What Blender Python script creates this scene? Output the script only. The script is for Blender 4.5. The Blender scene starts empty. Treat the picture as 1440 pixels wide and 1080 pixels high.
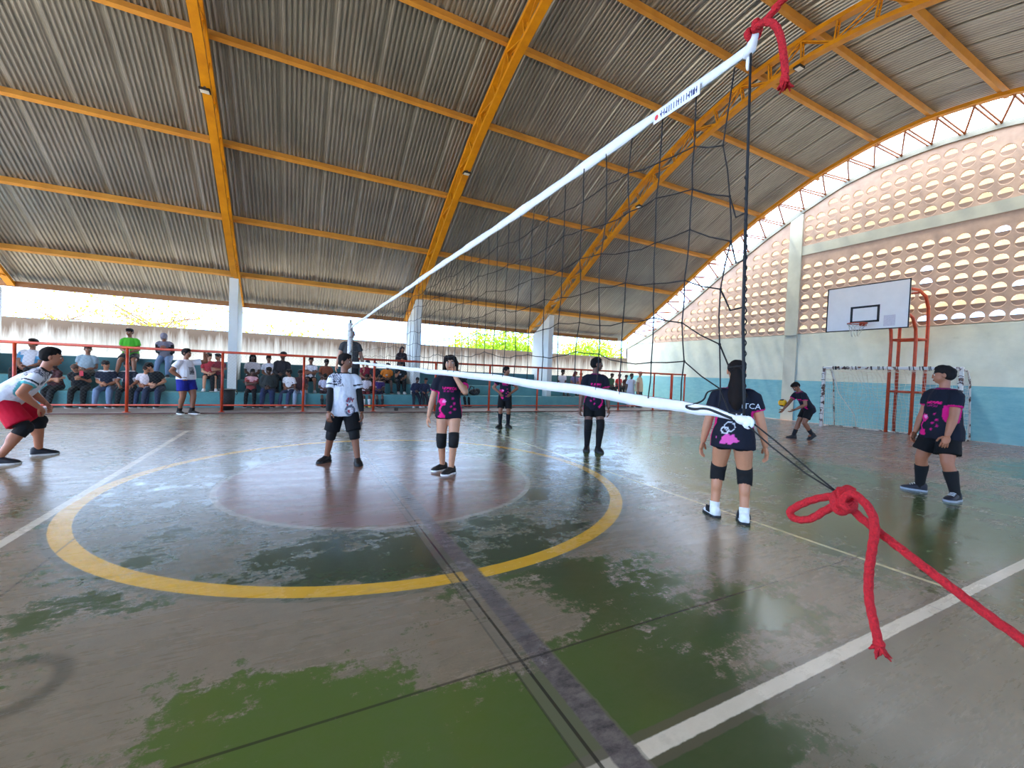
import bpy, bmesh, math, random
import numpy as np
from mathutils import Vector, Matrix, noise as mnoise
from mathutils.bvhtree import BVHTree
random.seed(7); rng = np.random.default_rng(5)
SC = bpy.context.scene
COL = SC.collection
PI = math.pi
# ------------------------------------------------------------------ camera, world, exposure
F_PX, YAW, PIT, ROL = 595.85, 0.472, -0.025, 0.0403
CAM = Vector((-1.101, -5.713, 1.435))
cy, sy, cp, sp = math.cos(YAW), math.sin(YAW), math.cos(PIT), math.sin(PIT)
FW = Vector((sy*cp, cy*cp, sp)); R0 = Vector((cy, -sy, 0)); U0 = R0.cross(FW)
RT = R0*math.cos(ROL) + U0*math.sin(ROL); UP = -R0*math.sin(ROL) + U0*math.cos(ROL)
cam = bpy.data.cameras.new('camera'); cam_o = bpy.data.objects.new('camera', cam); COL.objects.link(cam_o)
cam.sensor_fit = 'HORIZONTAL'; cam.sensor_width = 36; cam.lens = 36*F_PX/1440; cam.clip_start = 0.02; cam.clip_end = 300
cam_o.matrix_world = Matrix(((RT.x, UP.x, -FW.x, CAM.x), (RT.y, UP.y, -FW.y, CAM.y), (RT.z, UP.z, -FW.z, CAM.z), (0, 0, 0, 1)))
SC.camera = cam_o
SC.view_settings.view_transform = 'Standard'; SC.view_settings.look = 'None'
SC.view_settings.exposure = 0.56; SC.view_settings.gamma = 1.0; SC.view_settings.use_curve_mapping = False
cyc = SC.cycles
cyc.max_bounces = 7; cyc.diffuse_bounces = 5; cyc.glossy_bounces = 4; cyc.transparent_max_bounces = 6
cyc.sample_clamp_indirect = 12; cyc.use_denoising = True; cyc.caustics_reflective = False; cyc.caustics_refractive = False
W = bpy.data.worlds.new('sky'); SC.world = W; W.use_nodes = True
wn, wl = W.node_tree.nodes, W.node_tree.links
tc = wn.new('ShaderNodeTexCoord'); sx = wn.new('ShaderNodeSeparateXYZ'); rp = wn.new('ShaderNodeValToRGB')
wl.new(tc.outputs['Generated'], sx.inputs[0]); wl.new(sx.outputs['Z'], rp.inputs[0])
rp.color_ramp.elements[0].position = 0.0; rp.color_ramp.elements[0].color = (0.17, 0.47, 1.0, 1)
rp.color_ramp.elements[1].position = 0.45; rp.color_ramp.elements[1].color = (0.80, 0.88, 1.0, 1)
bg = wn['Background']; wl.new(rp.outputs[0], bg.inputs[0]); bg.inputs[1].default_value = 7.0
sun = bpy.data.lights.new('sun', 'SUN'); sun.energy = 6.5; sun.color = (1.0, 0.9, 0.74); sun.angle = math.radians(3)
sun_o = bpy.data.objects.new('sun', sun); COL.objects.link(sun_o); sun_o.location = (0, 0, 30)
sun_o.rotation_euler = Vector((-0.14, 0.36, 1.0)).to_track_quat('Z', 'Y').to_euler()

def ray(u, v): return FW + RT*((u-720)/F_PX) - UP*((v-540)/F_PX)
def at_y(u, v, y): d = ray(u, v); return CAM + d*((y-CAM.y)/d.y)
def at_x(u, v, x): d = ray(u, v); return CAM + d*((x-CAM.x)/d.x)
def at_z(u, v, z=0.0): d = ray(u, v); return CAM + d*((z-CAM.z)/d.z)
def S(r, g, b):
    f = lambda c: (c/255/12.92) if c/255 <= .04045 else ((c/255+.055)/1.055)**2.4
    return (f(r), f(g), f(b))
# ------------------------------------------------------------------ materials
def newmat(name):
    m = bpy.data.materials.new(name); m.use_nodes = True; return m, m.node_tree.nodes, m.node_tree.links, m.node_tree.nodes['Principled BSDF']
def noise_node(n, l, scale, detail=6, rough=.6, vec=None, stretch=None):
    t = n.new('ShaderNodeTexNoise'); t.inputs['Scale'].default_value = scale; t.inputs['Detail'].default_value = detail; t.inputs['Roughness'].default_value = rough
    if vec is None:
        g = n.new('ShaderNodeTexCoord'); vec = g.outputs['Object']
    if stretch:
        mp = n.new('ShaderNodeMapping'); mp.inputs['Scale'].default_value = stretch; l.new(vec, mp.inputs[0]); vec = mp.outputs[0]
    l.new(vec, t.inputs['Vector']); return t.outputs['Fac']
def mat(name, col, rough=.6, metal=0, var=.12, scale=6, bump=0, stretch=None, col2=None, thr=None, detail=6):
    m, n, l, b = newmat(name)
    f = noise_node(n, l, scale, detail, .6, None, stretch)
    r = n.new('ShaderNodeValToRGB')
    c = col; d = col2 or tuple(min(1, x*(1+var)) for x in col); c0 = col if col2 else tuple(x*(1-var) for x in col)
    lo, hi = thr or (.3, .7)
    r.color_ramp.elements[0].position = lo; r.color_ramp.elements[1].position = hi
    r.color_ramp.elements[0].color = (*c0, 1); r.color_ramp.elements[1].color = (*d, 1)
    l.new(f, r.inputs[0]); l.new(r.outputs[0], b.inputs['Base Color'])
    b.inputs['Roughness'].default_value = rough; b.inputs['Metallic'].default_value = metal
    if bump:
        bp = n.new('ShaderNodeBump'); bp.inputs['Strength'].default_value = bump; bp.inputs['Distance'].default_value = .01; l.new(f, bp.inputs['Height']); l.new(bp.outputs[0], b.inputs['Normal'])
    return m
def attrmat(name, rough, var=.1, scale=40, spec=.5):
    m, n, l, b = newmat(name)
    a = n.new('ShaderNodeAttribute'); a.attribute_name = 'Col'
    f = noise_node(n, l, scale, 3); mr = n.new('ShaderNodeMapRange'); mr.inputs[3].default_value = 1-var; mr.inputs[4].default_value = 1+var; l.new(f, mr.inputs[0])
    mx = n.new('ShaderNodeVectorMath'); mx.operation = 'SCALE'; l.new(a.outputs['Color'], mx.inputs[0]); l.new(mr.outputs[0], mx.inputs['Scale']); l.new(mx.outputs[0], b.inputs['Base Color'])
    b.inputs['Roughness'].default_value = rough; b.inputs['Specular IOR Level'].default_value = spec
    return m
SKINM = attrmat('skin', .5, .06); CLOTH = attrmat('cloth', .85, .12, 60, .3)
_mc = {}
def cm(col, rough=.75, name='plain'):
    k = (tuple(round(c, 3) for c in col), rough)
    if k not in _mc: _mc[k] = mat(name, col, rough, 0, .1, 30)
    return _mc[k]
M = {}
M['yellow'] = mat('yellow_paint', S(222, 152, 14), .45, 0, .12, 3, col2=S(192, 124, 16))
M['purlin'] = mat('ochre_paint', S(216, 156, 66), .5, 0, .1, 2, col2=S(190, 132, 54))
M['rail'] = mat('orange_rail_paint', S(206, 74, 30), .45, 0, .15, 5, col2=S(160, 44, 26))
M['hoop'] = mat('orange_hoop_paint', S(205, 80, 40), .5, 0, .15, 8, col2=S(165, 62, 40))
M['teal'] = mat('teal_paint', S(76, 138, 142), .75, 0, .1, 2.5, col2=S(98, 158, 158), bump=.1)
M['kerb'] = mat('worn_concrete', S(120, 112, 108), .8, 0, .2, 4, col2=S(150, 142, 136))
M['white'] = mat('white_wash', S(214, 216, 208), .8, 0, .06, 2)
M['black'] = mat('black_rubber', (.008, .008, .009), .6)
M['cord'] = mat('black_cord', (.006, .006, .007), .7)
M['tape'] = mat('white_tape', S(235, 235, 236), .6, 0, .05, 20, bump=.3)
M['galv'] = mat('galvanized', S(96, 104, 100), .6, .3)
M['bark'] = mat('bark', S(105, 85, 66), .9)
M['ground'] = mat('dry_ground', S(226, 206, 172), .95, 0, .1, .4, col2=S(212, 190, 156))
M['rope'] = mat('red_rope', S(206, 26, 38), .8, 0, .25, 220, bump=.8, stretch=(1, 1, 1))
M['grey'] = mat('grey_metal', S(90, 90, 92), .5)
M['glass'] = mat('lamp_glass', S(230, 232, 235), .15)
M['pole'] = mat('chipped_pole', S(232, 228, 220), .5, 0, .1, 14, col2=S(150, 140, 128), thr=(.52, .62))
M['goal'] = mat('goal_paint', S(222, 216, 206), .55, 0, .1, 5, col2=S(96, 62, 46), thr=(.51, .56), stretch=(1, 1, 1))
M['netstr'] = mat('net_string', S(205, 200, 185), .8)
M['board'] = mat('board_white', S(248, 245, 240), .6, 0, .03, 4)
M['wood'] = mat('brown_wood', S(96, 60, 44), .6)

def wall_mat():      # blue dado painted up to 1.61 m, whitewash above, both weathered
    m, n, l, b = newmat('two_tone_wall')
    g = n.new('ShaderNodeTexCoord'); s = n.new('ShaderNodeSeparateXYZ'); l.new(g.outputs['Object'], s.inputs[0])
    gt = n.new('ShaderNodeMath'); gt.operation = 'GREATER_THAN'; gt.inputs[1].default_value = 1.61; l.new(s.outputs['Z'], gt.inputs[0])
    f = noise_node(n, l, 1.6, 8, .65, None, (1, 1, 1)); f2 = noise_node(n, l, 9, 8, .7, None, (1, .35, 1))
    def ramp(a, c, fac, lo=.35, hi=.7):
        r = n.new('ShaderNodeValToRGB'); r.color_ramp.elements[0].position = lo; r.color_ramp.elements[1].position = hi
        r.color_ramp.elements[0].color = (*a, 1); r.color_ramp.elements[1].color = (*c, 1); l.new(fac, r.inputs[0]); return r.outputs[0]
    blue = ramp(S(98, 156, 166), S(118, 172, 178), f2); white = ramp(S(194, 200, 184), S(176, 184, 170), f)
    dirt = ramp((0, 0, 0), (1, 1, 1), noise_node(n, l, 3.2, 10, .75), .62, .78)
    mx = n.new('ShaderNodeMixRGB'); l.new(gt.outputs[0], mx.inputs[0]); l.new(blue, mx.inputs[1]); l.new(white, mx.inputs[2])
    d = n.new('ShaderNodeMixRGB'); d.inputs[2].default_value = (*S(150, 146, 132), 1); sc_ = n.new('ShaderNodeMath'); sc_.operation = 'MULTIPLY'; sc_.inputs[1].default_value = .55
    l.new(dirt, sc_.inputs[0]); l.new(sc_.outputs[0], d.inputs[0]); l.new(mx.outputs[0], d.inputs[1]); l.new(d.outputs[0], b.inputs['Base Color'])
    b.inputs['Roughness'].default_value = .75
    bp = n.new('ShaderNodeBump'); bp.inputs['Strength'].default_value = .15; bp.inputs['Distance'].default_value = .02; l.new(f2, bp.inputs['Height']); l.new(bp.outputs[0], b.inputs['Normal'])
    return m
M['wall'] = wall_mat()
M['block'] = mat('unpainted_block', S(184, 160, 142), .85, 0, .12, 5, col2=S(166, 144, 128))
M['hood'] = mat('block_hood', S(238, 226, 200), .85, 0, .05, 5)
def mold_mat():      # mould runs down from the coping in streaks
    m, n, l, b = newmat('mouldy_wall')
    g = n.new('ShaderNodeTexCoord'); s = n.new('ShaderNodeSeparateXYZ'); l.new(g.outputs['Object'], s.inputs[0])
    st = noise_node(n, l, 2.2, 6, .7, None, (1.7, 1, .12)); st2 = noise_node(n, l, 7, 5, .6, None, (1.6, 1, .1))
    h = n.new('ShaderNodeMapRange'); h.inputs[1].default_value = 1.35; h.inputs[2].default_value = 2.75; l.new(s.outputs['Z'], h.inputs[0])
    a = n.new('ShaderNodeMath'); a.operation = 'MULTIPLY_ADD'; l.new(st, a.inputs[0]); a.inputs[1].default_value = .9; l.new(h.outputs[0], a.inputs[2])
    c = n.new('ShaderNodeMath'); c.operation = 'MULTIPLY_ADD'; l.new(st2, c.inputs[0]); c.inputs[1].default_value = .6; l.new(a.outputs[0], c.inputs[2])
    r = n.new('ShaderNodeValToRGB'); e = r.color_ramp.elements
    e[0].position = 0; e[0].color = (*S(232, 228, 216), 1); e[1].position = 1; e[1].color = (*S(108, 92, 78), 1)
    mr = n.new('ShaderNodeMapRange'); mr.inputs[1].default_value = .92; mr.inputs[2].default_value = 1.5; l.new(c.outputs[0], mr.inputs[0]); l.new(mr.outputs[0], r.inputs[0]); l.new(r.outputs[0], b.inputs['Base Color'])
    b.inputs['Roughness'].default_value = .9; return m
M['mold'] = mold_mat()
def roof_mat():
    m, n, l, b = newmat('zinc_sheet')
    f = noise_node(n, l, .7, 6, .6); f2 = noise_node(n, l, 5, 6, .7, None, (1, .15, .15))
    r = n.new('ShaderNodeValToRGB'); r.color_ramp.elements[0].color = (.23, .23, .23, 1); r.color_ramp.elements[1].color = (.48, .48, .48, 1); r.color_ramp.elements[0].position = .3; r.color_ramp.elements[1].position = .75
    mx = n.new('ShaderNodeMath'); mx.operation = 'MULTIPLY_ADD'; mx.inputs[1].default_value = .5; l.new(f2, mx.inputs[0]); h = n.new('ShaderNodeMath'); h.operation = 'MULTIPLY'; h.inputs[1].default_value = .5; l.new(f, h.inputs[0]); l.new(h.outputs[0], mx.inputs[2])
    l.new(mx.outputs[0], r.inputs[0]); l.new(r.outputs[0], b.inputs['Base Color']); b.inputs['Metallic'].default_value = .5; b.inputs['Roughness'].default_value = .34
    return m
M['roof'] = roof_mat()
def leaf_mat(name, c):
    m, n, l, b = newmat(name)
    f = noise_node(n, l, 1.3, 3); r = n.new('ShaderNodeValToRGB'); r.color_ramp.elements[0].color = (*[x*.7 for x in c], 1); r.color_ramp.elements[1].color = (*[min(1, x*1.2) for x in c], 1); l.new(f, r.inputs[0])
    l.new(r.outputs[0], b.inputs['Base Color']); b.inputs['Roughness'].default_value = .6
    t = n.new('ShaderNodeBsdfTranslucent'); l.new(r.outputs[0], t.inputs[0]); ms = n.new('ShaderNodeMixShader'); ms.inputs[0].default_value = .5
    o = n['Material Output']; l.new(b.outputs[0], ms.inputs[1]); l.new(t.outputs[0], ms.inputs[2]); l.new(ms.outputs[0], o.inputs[0]); return m
M['leaf'] = leaf_mat('lime_leaf', S(150, 176, 40)); M['leaf2'] = leaf_mat('green_leaf', S(128, 164, 26))

# ------------------------------------------------------------------ mesh builder
def vn(a):
    a = np.asarray(a, float); return a/max(1e-9, np.linalg.norm(a))
class MB:
    def __init__(s): s.v, s.f, s.c, s.col = [], [], [], (1, 1, 1)
    def add(s, vs, fs, col=None):
        o = len(s.v); s.v.extend([tuple(map(float, x)) for x in vs]); s.f.extend([tuple(i+o for i in q) for q in fs])
        s.c.extend([col or s.col]*len(vs)); return s
    def box(s, lo, hi, mtx=None, col=None):
        x0, y0, z0 = lo; x1, y1, z1 = hi
        vs = [(x0,y0,z0),(x1,y0,z0),(x1,y1,z0),(x0,y1,z0),(x0,y0,z1),(x1,y0,z1),(x1,y1,z1),(x0,y1,z1)]
        if mtx is not None: vs = [mtx @ Vector(v) for v in vs]
        return s.add(vs, [(0,3,2,1),(4,5,6,7),(0,1,5,4),(1,2,6,5),(2,3,7,6),(3,0,4,7)], col)
    def rings(s, rs, cap=True, col=None, loop=False):
        n = len(rs[0]); vs = [p for r in rs for p in r]; fs = []
        m = len(rs)
        for i in range(m if loop else m-1):
            j = (i+1) % m
            for k in range(n):
                fs.append((i*n+k, i*n+(k+1) % n, j*n+(k+1) % n, j*n+k))
        if cap and not loop: fs.append(tuple(range(n-1, -1, -1))); fs.append(tuple((m-1)*n+k for k in range(n)))
        return s.add(vs, fs, col)
    def tube(s, pts, rad, seg=8, cap=True, col=None, loop=False, flat=None):
        P = [np.asarray(p, float) for p in pts]; n = len(P)
        R = rad if hasattr(rad, '__len__') else [rad]*n
        T = [vn((P[(i+1) % n] if loop else P[min(i+1, n-1)]) - (P[i-1] if loop else P[max(i-1, 0)])) for i in range(n)]
        up = np.array([0, 0, 1.]) if abs(T[0][2]) < .9 else np.array([1., 0, 0])
        A = vn(np.cross(T[0], up)); out = []
        for i in range(n):
            A = vn(A - T[i]*np.dot(A, T[i])); B = np.cross(T[i], A)
            out.append([P[i] + R[i]*(math.cos(a)*A*(flat or 1) + math.sin(a)*B) for a in [2*PI*k/seg for k in range(seg)]])
        return s.rings(out, cap, col, loop)
    def capsule(s, p0, r0, p1, r1, seg=12, col=None):
        p0 = np.asarray(p0, float); p1 = np.asarray(p1, float); d = vn(p1-p0)
        pts = [p0-d*r0*.95, p0-d*r0*.75, p0-d*r0*.4, p0, p0+(p1-p0)*.5, p1, p1+d*r1*.4, p1+d*r1*.75, p1+d*r1*.95]
        return s.tube(pts, [r0*.3, r0*.66, r0*.92, r0, (r0+r1)/2, r1, r1*.92, r1*.66, r1*.3], seg, True, col)
    def ell(s, c, r, fr=None, seg=12, rg=8, col=None):
        c = np.asarray(c, float); fr = np.eye(3) if fr is None else fr; rs = []
        for i in range(rg+1):
            t = PI*(i+.12*(1 if i == 0 else -1 if i == rg else 0)*2)/rg
            rs.append([c + fr @ np.array([r[0]*math.sin(t)*math.cos(a), r[1]*math.sin(t)*math.sin(a), -r[2]*math.cos(t)]) for a in [2*PI*k/seg for k in range(seg)]])
        return s.rings(rs, True, col)
    def grid(s, pts2d, col=None):   # pts2d[i][j]
        n, m = len(pts2d), len(pts2d[0])
        return s.add([p for r in pts2d for p in r], [(i*m+j, i*m+j+1, (i+1)*m+j+1, (i+1)*m+j) for i in range(n-1) for j in range(m-1)], col)
    def mesh(s, name):
        me = bpy.data.meshes.new(name); me.from_pydata(s.v, [], s.f); me.update(); return me
    def build(s, name, material=None, parent=None, smooth=False, color=False, bevel=0):
        me = s.mesh(name); o = bpy.data.objects.new(name, me); COL.objects.link(o)
        if material: me.materials.append(material)
        if parent: o.parent = parent
        if smooth: me.polygons.foreach_set('use_smooth', [True]*len(me.polygons))
        if color: setcol(me, np.array(s.c, float))
        if bevel:
            b = o.modifiers.new('bevel', 'BEVEL'); b.width = bevel; b.segments = 2; b.limit_method = 'ANGLE'
        return o
def setcol(me, c):
    a = me.color_attributes.get('Col') or me.color_attributes.new('Col', 'FLOAT_COLOR', 'POINT')
    d = np.ones((len(c), 4)); d[:, :3] = c; a.data.foreach_set('color', d.ravel())
def tag(o, label=None, cat=None, group=None, kind=None):
    if label: o['label'] = label
    if cat: o['category'] = cat
    if group: o['group'] = group
    if kind: o['kind'] = kind
    return o
def empty(name, loc=(0, 0, 0), rz=0, label=None, cat=None, group=None):
    o = bpy.data.objects.new(name, None); COL.objects.link(o); o.location = loc; o.rotation_euler = (0, 0, rz); o.empty_display_size = .1
    return tag(o, label, cat, group)
def struct(mb, name, material, smooth=False, label=None):
    o = mb.build(name, material, None, smooth); o['kind'] = 'structure'
    if label: o['label'] = label
    return o

# ------------------------------------------------------------------ floor
def smooth_noise(shape, cells, seed):
    r = np.random.default_rng(seed); out = np.zeros(shape); amp = 1
    for o in range(4):
        c = cells*2**o; g = r.random((c+2, c+2)); ys = np.linspace(0, c, shape[0]); xs = np.linspace(0, c, shape[1])
        yi = ys.astype(int); xi = xs.astype(int); fy = (ys-yi)[:, None]; fx = (xs-xi)[None, :]; fy = fy*fy*(3-2*fy); fx = fx*fx*(3-2*fx)
        a = g[yi][:, xi]; b = g[yi][:, xi+1]; c_ = g[yi+1][:, xi]; d = g[yi+1][:, xi+1]
        out += amp*((a*(1-fx)+b*fx)*(1-fy)+(c_*(1-fx)+d*fx)*fy); amp *= .5
    return out/1.875
def make_floor():
    xs = np.arange(-13, 16.71, .09); ys = np.arange(-10.2, 8.37, .09); xs[-1] = 16.7; ys[-1] = 8.36
    nx, ny = len(xs), len(ys); X, Y = np.meshgrid(xs, ys)
    co = np.stack([X, Y, np.zeros_like(X)], -1).reshape(-1, 3)
    i = np.arange(nx*ny).reshape(ny, nx); fs = np.stack([i[:-1, :-1], i[:-1, 1:], i[1:, 1:], i[1:, :-1]], -1).reshape(-1, 4)
    me = bpy.data.meshes.new('floor'); me.from_pydata(co.tolist(), [], fs.tolist()); o = bpy.data.objects.new('floor', me); COL.objects.link(o); o['kind'] = 'structure'
    n1 = smooth_noise(X.shape, 22, 1); n2 = smooth_noise(X.shape, 9, 2)
    rr = np.hypot(X, Y)
    cover = .34 + .0*X; dark = .45 + (n2-.5)*.8; brown = 0*X
    right = np.clip((X-2.2)/1.6, 0, 1); cover = cover + .24*right; dark = dark - .12*right
    ins = rr < 2.92; cover = np.where(ins, .46, cover); dark = np.where(ins, .95, dark)
    disc = rr < 1.88; cover = np.where(disc, .12, cover); brown = np.where(disc, .62, brown)
    br = np.clip((X-7.2)/1.5, 0, 1)*np.clip((10.5-np.abs(X-10.5))/3, 0, 1); brown = np.maximum(brown, br*.85); cover = cover*(1-br*.7)
    gp = np.clip(1-np.hypot((X-11.5)/3.5, (Y+3.6)/1.6), 0, 1); brown = brown*(1-np.clip(gp*3, 0, 1)); cover += .7*gp
    far = np.clip((Y-3.2)/2, 0, 1)*np.clip((9-X)/3, 0, 1); cover = cover - .1*far
    for u, v, r, dc, dk in [(430,990,.42,.38,.1),(620,1000,.42,.42,.1),(520,940,.3,.28,.1),(290,985,.3,.3,.1),(330,1060,.45,.34,.1),(720,1045,.3,.36,.15),(240,960,.25,.2,.1),(60,900,.5,.28,.55),(20,980,.4,.2,.4),
                            (900,960,.3,.34,.15),(980,990,.25,.34,.8),(840,935,.22,.3,.15),(1010,1060,.5,.4,.9),(930,1040,.3,.3,.3),(620,870,.22,.36,.9),(560,800,.35,.36,1),(850,835,.45,.4,.8),(790,800,.3,.3,.9),(480,790,.5,.3,1),(380,815,.4,.2,1),
                            (760,700,.5,.25,1),(720,760,.45,.3,1),(1150,880,.45,.2,.7),(990,840,.5,.2,.5),(1080,860,.4,.2,.45),(1250,980,.5,-.1,.8),(1350,760,.8,.2,.5),(1200,740,.8,.14,.4),(170,820,.6,.1,.8)]:
        p = at_z(u, v); d = np.hypot(X-p.x, Y-p.y)/r; g = np.exp(-d*d*.9); cover = cover + dc*.7*g; dark = dark*(1-g) + dk*g
    for u, v, r, dc in [(420,900,.6,-.25),(220,900,.6,-.2),(640,930,.3,-.2),(560,890,.4,-.2),(120,960,.4,-.15),(760,870,.22,-.15),(1000,760,.5,-.1),(1300,1000,.5,-.2),(1390,900,.5,-.25),(330,780,.4,-.1)]:
        p = at_z(u, v); d = np.hypot(X-p.x, Y-p.y)/r; cover = cover + dc*np.exp(-d*d*.9)
    out = (Y < -4.62); dark = np.where(out, np.maximum(dark, .75), dark); cover = np.where(out, cover*.95+.02, cover)
    film = np.clip(.16+.8*right*(1-br*.9)+.72*ins*(1-disc*.8)+.75*out, 0, 1); c = np.stack([np.clip(cover+(n1-.5)*.25, 0, 1), np.clip(dark, 0, 1), np.clip(brown, 0, 1), film], -1).reshape(-1, 4)
    me.color_attributes.new('Col', 'FLOAT_COLOR', 'POINT').data.foreach_set('color', c.ravel())
    m, n, l, b = newmat('painted_court'); me.materials.append(m)
    tcn = n.new('ShaderNodeTexCoord'); vec = tcn.outputs['Object']; sp_ = n.new('ShaderNodeSeparateXYZ'); l.new(vec, sp_.inputs[0]); x, y = sp_.outputs[0], sp_.outputs[1]
    at = n.new('ShaderNodeAttribute'); at.attribute_name = 'Col'; sc_ = n.new('ShaderNodeSeparateColor'); l.new(at.outputs['Color'], sc_.inputs[0]); cov, drk, brn = sc_.outputs
    def mth(op, a, b_=None, c_=None, clamp=False):
        k = n.new('ShaderNodeMath'); k.operation = op; k.use_clamp = clamp
        for i_, q in enumerate((a, b_, c_)):
            if q is None: continue
            if isinstance(q, (int, float)): k.inputs[i_].default_value = q
            else: l.new(q, k.inputs[i_])
        return k.outputs[0]
    def mix(fac, a, b_):
        k = n.new('ShaderNodeMixRGB')
        for i_, q in enumerate((fac, a, b_)):
            if isinstance(q, (int, float)): k.inputs[i_].default_value = q
            elif isinstance(q, tuple): k.inputs[i_].default_value = (*q, 1)
            else: l.new(q, k.inputs[i_])
        return k.outputs[0]
    def step(v, thr, width): return mth('MULTIPLY_ADD', mth('SUBTRACT', v, thr), 1/width, .5, True)
    fine = noise_node(n, l, 2.6, 15, .72, vec); fine2 = noise_node(n, l, 9, 12, .75, vec, (1, 1.7, 1)); big = noise_node(n, l, .45, 6, .6, vec)
    scr = noise_node(n, l, 3.2, 10, .7, vec, (.35, 2.2, 1))
    conc = mix(fine2, S(106, 95, 78), S(188, 171, 143)); conc = mix(mth('MULTIPLY', big, .5), conc, S(122, 108, 92))
    conc = mix(mth('MULTIPLY', at.outputs['Alpha'], .8), conc, mix(fine2, S(64, 72, 54), S(108, 110, 88)))
    green = mix(drk, S(86, 114, 34), S(34, 62, 44)); green = mix(mth('MULTIPLY', fine2, .5), green, S(80, 92, 64))
    spk = noise_node(n, l, 15, 10, .8, vec); grain = noise_node(n, l, 70, 4, .7, vec)
    conc = mix(mth('MULTIPLY', step(grain, .5, .5), .35), conc, S(92, 84, 74)); conc = mix(mth('MULTIPLY', step(spk, .63, .06), .45), conc, S(84, 80, 66)); conc = mix(mth('MULTIPLY', step(spk, .36, -.06), .3), conc, S(184, 172, 152))
    nn = mth('ADD', mth('ADD', mth('MULTIPLY', fine, .46), mth('MULTIPLY', scr, .24)), mth('MULTIPLY', spk, .30))
    gm = step(mth('ADD', cov, mth('MULTIPLY', mth('SUBTRACT', nn, .5), 3.4)), .5, .12)
    c0 = mix(mth('MULTIPLY', gm, .92), conc, green)
    bm = mth('MULTIPLY', step(mth('ADD', brn, mth('MULTIPLY', mth('SUBTRACT', scr, .5), 1.2)), .5, .35), .8)
    c0 = mix(bm, c0, S(128, 86, 76))
    wear = step(fine, .36, .1)          # where paint of the markings still holds
    def band(v, ctr, half, soft=.006): return mth('MULTIPLY', step(mth('ADD', v, half-ctr), 0, soft), mth('SUBTRACT', 1, step(mth('SUBTRACT', v, half+ctr), 0, soft)))
    jig = mth('MULTIPLY', mth('SUBTRACT', fine2, .5), .03); xj = mth('ADD', x, jig); yj = mth('ADD', y, jig)
    r_ = mth('SQRT', mth('ADD', mth('MULTIPLY', x, x), mth('MULTIPLY', y, y)))
    rj = mth('ADD', r_, mth('MULTIPLY', jig, .5))
    # pale rim then yellow ring, thin grey ring round the disc
    c0 = mix(mth('MULTIPLY', band(r_, 1.88, .03), .5), c0, S(178, 172, 160)); c0 = mix(mth('MULTIPLY', band(r_, 1.96, .02), .6), c0, S(92, 92, 82))
    c0 = mix(mth('MULTIPLY', band(rj, 3.06, .03), .5), c0, S(86, 92, 74))
    ycol = mix(fine2, S(214, 160, 30), S(236, 190, 60)); c0 = mix(mth('MULTIPLY', band(rj, 2.965, .07), mth('MULTIPLY_ADD', wear, .25, .72)), c0, ycol)
    white = mix(fine2, S(206, 196, 172), S(240, 232, 212))
    yin = mth('MULTIPLY', step(y, -4.5, .01), mth('SUBTRACT', 1, step(y, 4.95, .01)))
    c0 = mix(mth('MULTIPLY', mth('MULTIPLY', band(xj, -3.045, .04), yin), .8), c0, white)
    c0 = mix(mth('MULTIPLY', mth('MULTIPLY', band(xj, 3.17, .022), yin), .8), c0, mix(fine, S(236, 224, 150), white))
    c0 = mix(mth('MULTIPLY', mth('MULTIPLY', band(xj, 9.7, .025), yin), .6), c0, white)
    c0 = mix(mth('MULTIPLY', band(xj, 10.9, .025), .35), c0, white)
    c0 = mix(mth('MULTIPLY', band(xj, 6.4, .02), .22), c0, white)
    c0 = mix(mth('MULTIPLY', band(yj, 4.93, .03), .45), c0, white); c0 = mix(mth('MULTIPLY', band(yj, 6.9, .04), .3), c0, white)
    dx = mth('SUBTRACT', x, 15.5); dy = mth('SUBTRACT', y, .9); r2 = mth('SQRT', mth('ADD', mth('MULTIPLY', dx, dx), mth('MULTIPLY', dy, dy)))
    c0 = mix(mth('MULTIPLY', band(r2, 6.4, .035), .4), c0, S(214, 196, 120))
    # side line with a bare chipped border
    c0 = mix(mth('MULTIPLY', band(yj, -4.545, .075), .7), c0, S(100, 94, 80))
    c0 = mix(mth('MULTIPLY', band(mth('ADD', y, mth('MULTIPLY', jig, .7)), -4.545, .036), mth('MULTIPLY_ADD', wear, .2, .8)), c0, white)
    # strip of dark mortar along the centre, saw cut beside it
    c0 = mix(mth('MULTIPLY', band(xj, .0, .125), .5), c0, S(118, 112, 100))
    c0 = mix(mth('MULTIPLY', band(xj, .052, .06, .01), .95), c0, mix(step(fine2, .5, .3), S(66, 62, 66), S(128, 120, 116)))
    for v_, c_, h_, k_ in ((x, -.062, .008, .85), (x, -.125, .006, .5), (x, -2.62, .008, .55), (y, -3.9, .007, .7), (x, 2.7, .006, .35), (y, -.4, .005, .25), (x, 5.6, .006, .4), (y, -2.1, .006, .3)):
        c0 = mix(mth('MULTIPLY', band(v_, c_, h_, .004), k_), c0, S(44, 44, 38))
    # old dark ring drawn on the floor
    ex = mth('SUBTRACT', x, -2.2); ey = mth('SUBTRACT', y, -3.17); r3 = mth('SQRT', mth('ADD', mth('MULTIPLY', ex, ex), mth('MULTIPLY', ey, ey)))
    c0 = mix(mth('MULTIPLY', band(r3, .2, .035, .03), .55), c0, S(62, 62, 50))
    l.new(c0, b.inputs['Base Color'])
    l.new(mth('ADD', mth('MULTIPLY_ADD', scr, .22, .17), mth('MULTIPLY', gm, -.10)), b.inputs['Roughness']); b.inputs['Specular IOR Level'].default_value = .5
    b.inputs['Coat Weight'].default_value = .10; b.inputs['Coat Roughness'].default_value = .16
    bp = n.new('ShaderNodeBump'); bp.inputs['Strength'].default_value = .16; bp.inputs['Distance'].default_value = .006
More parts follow.
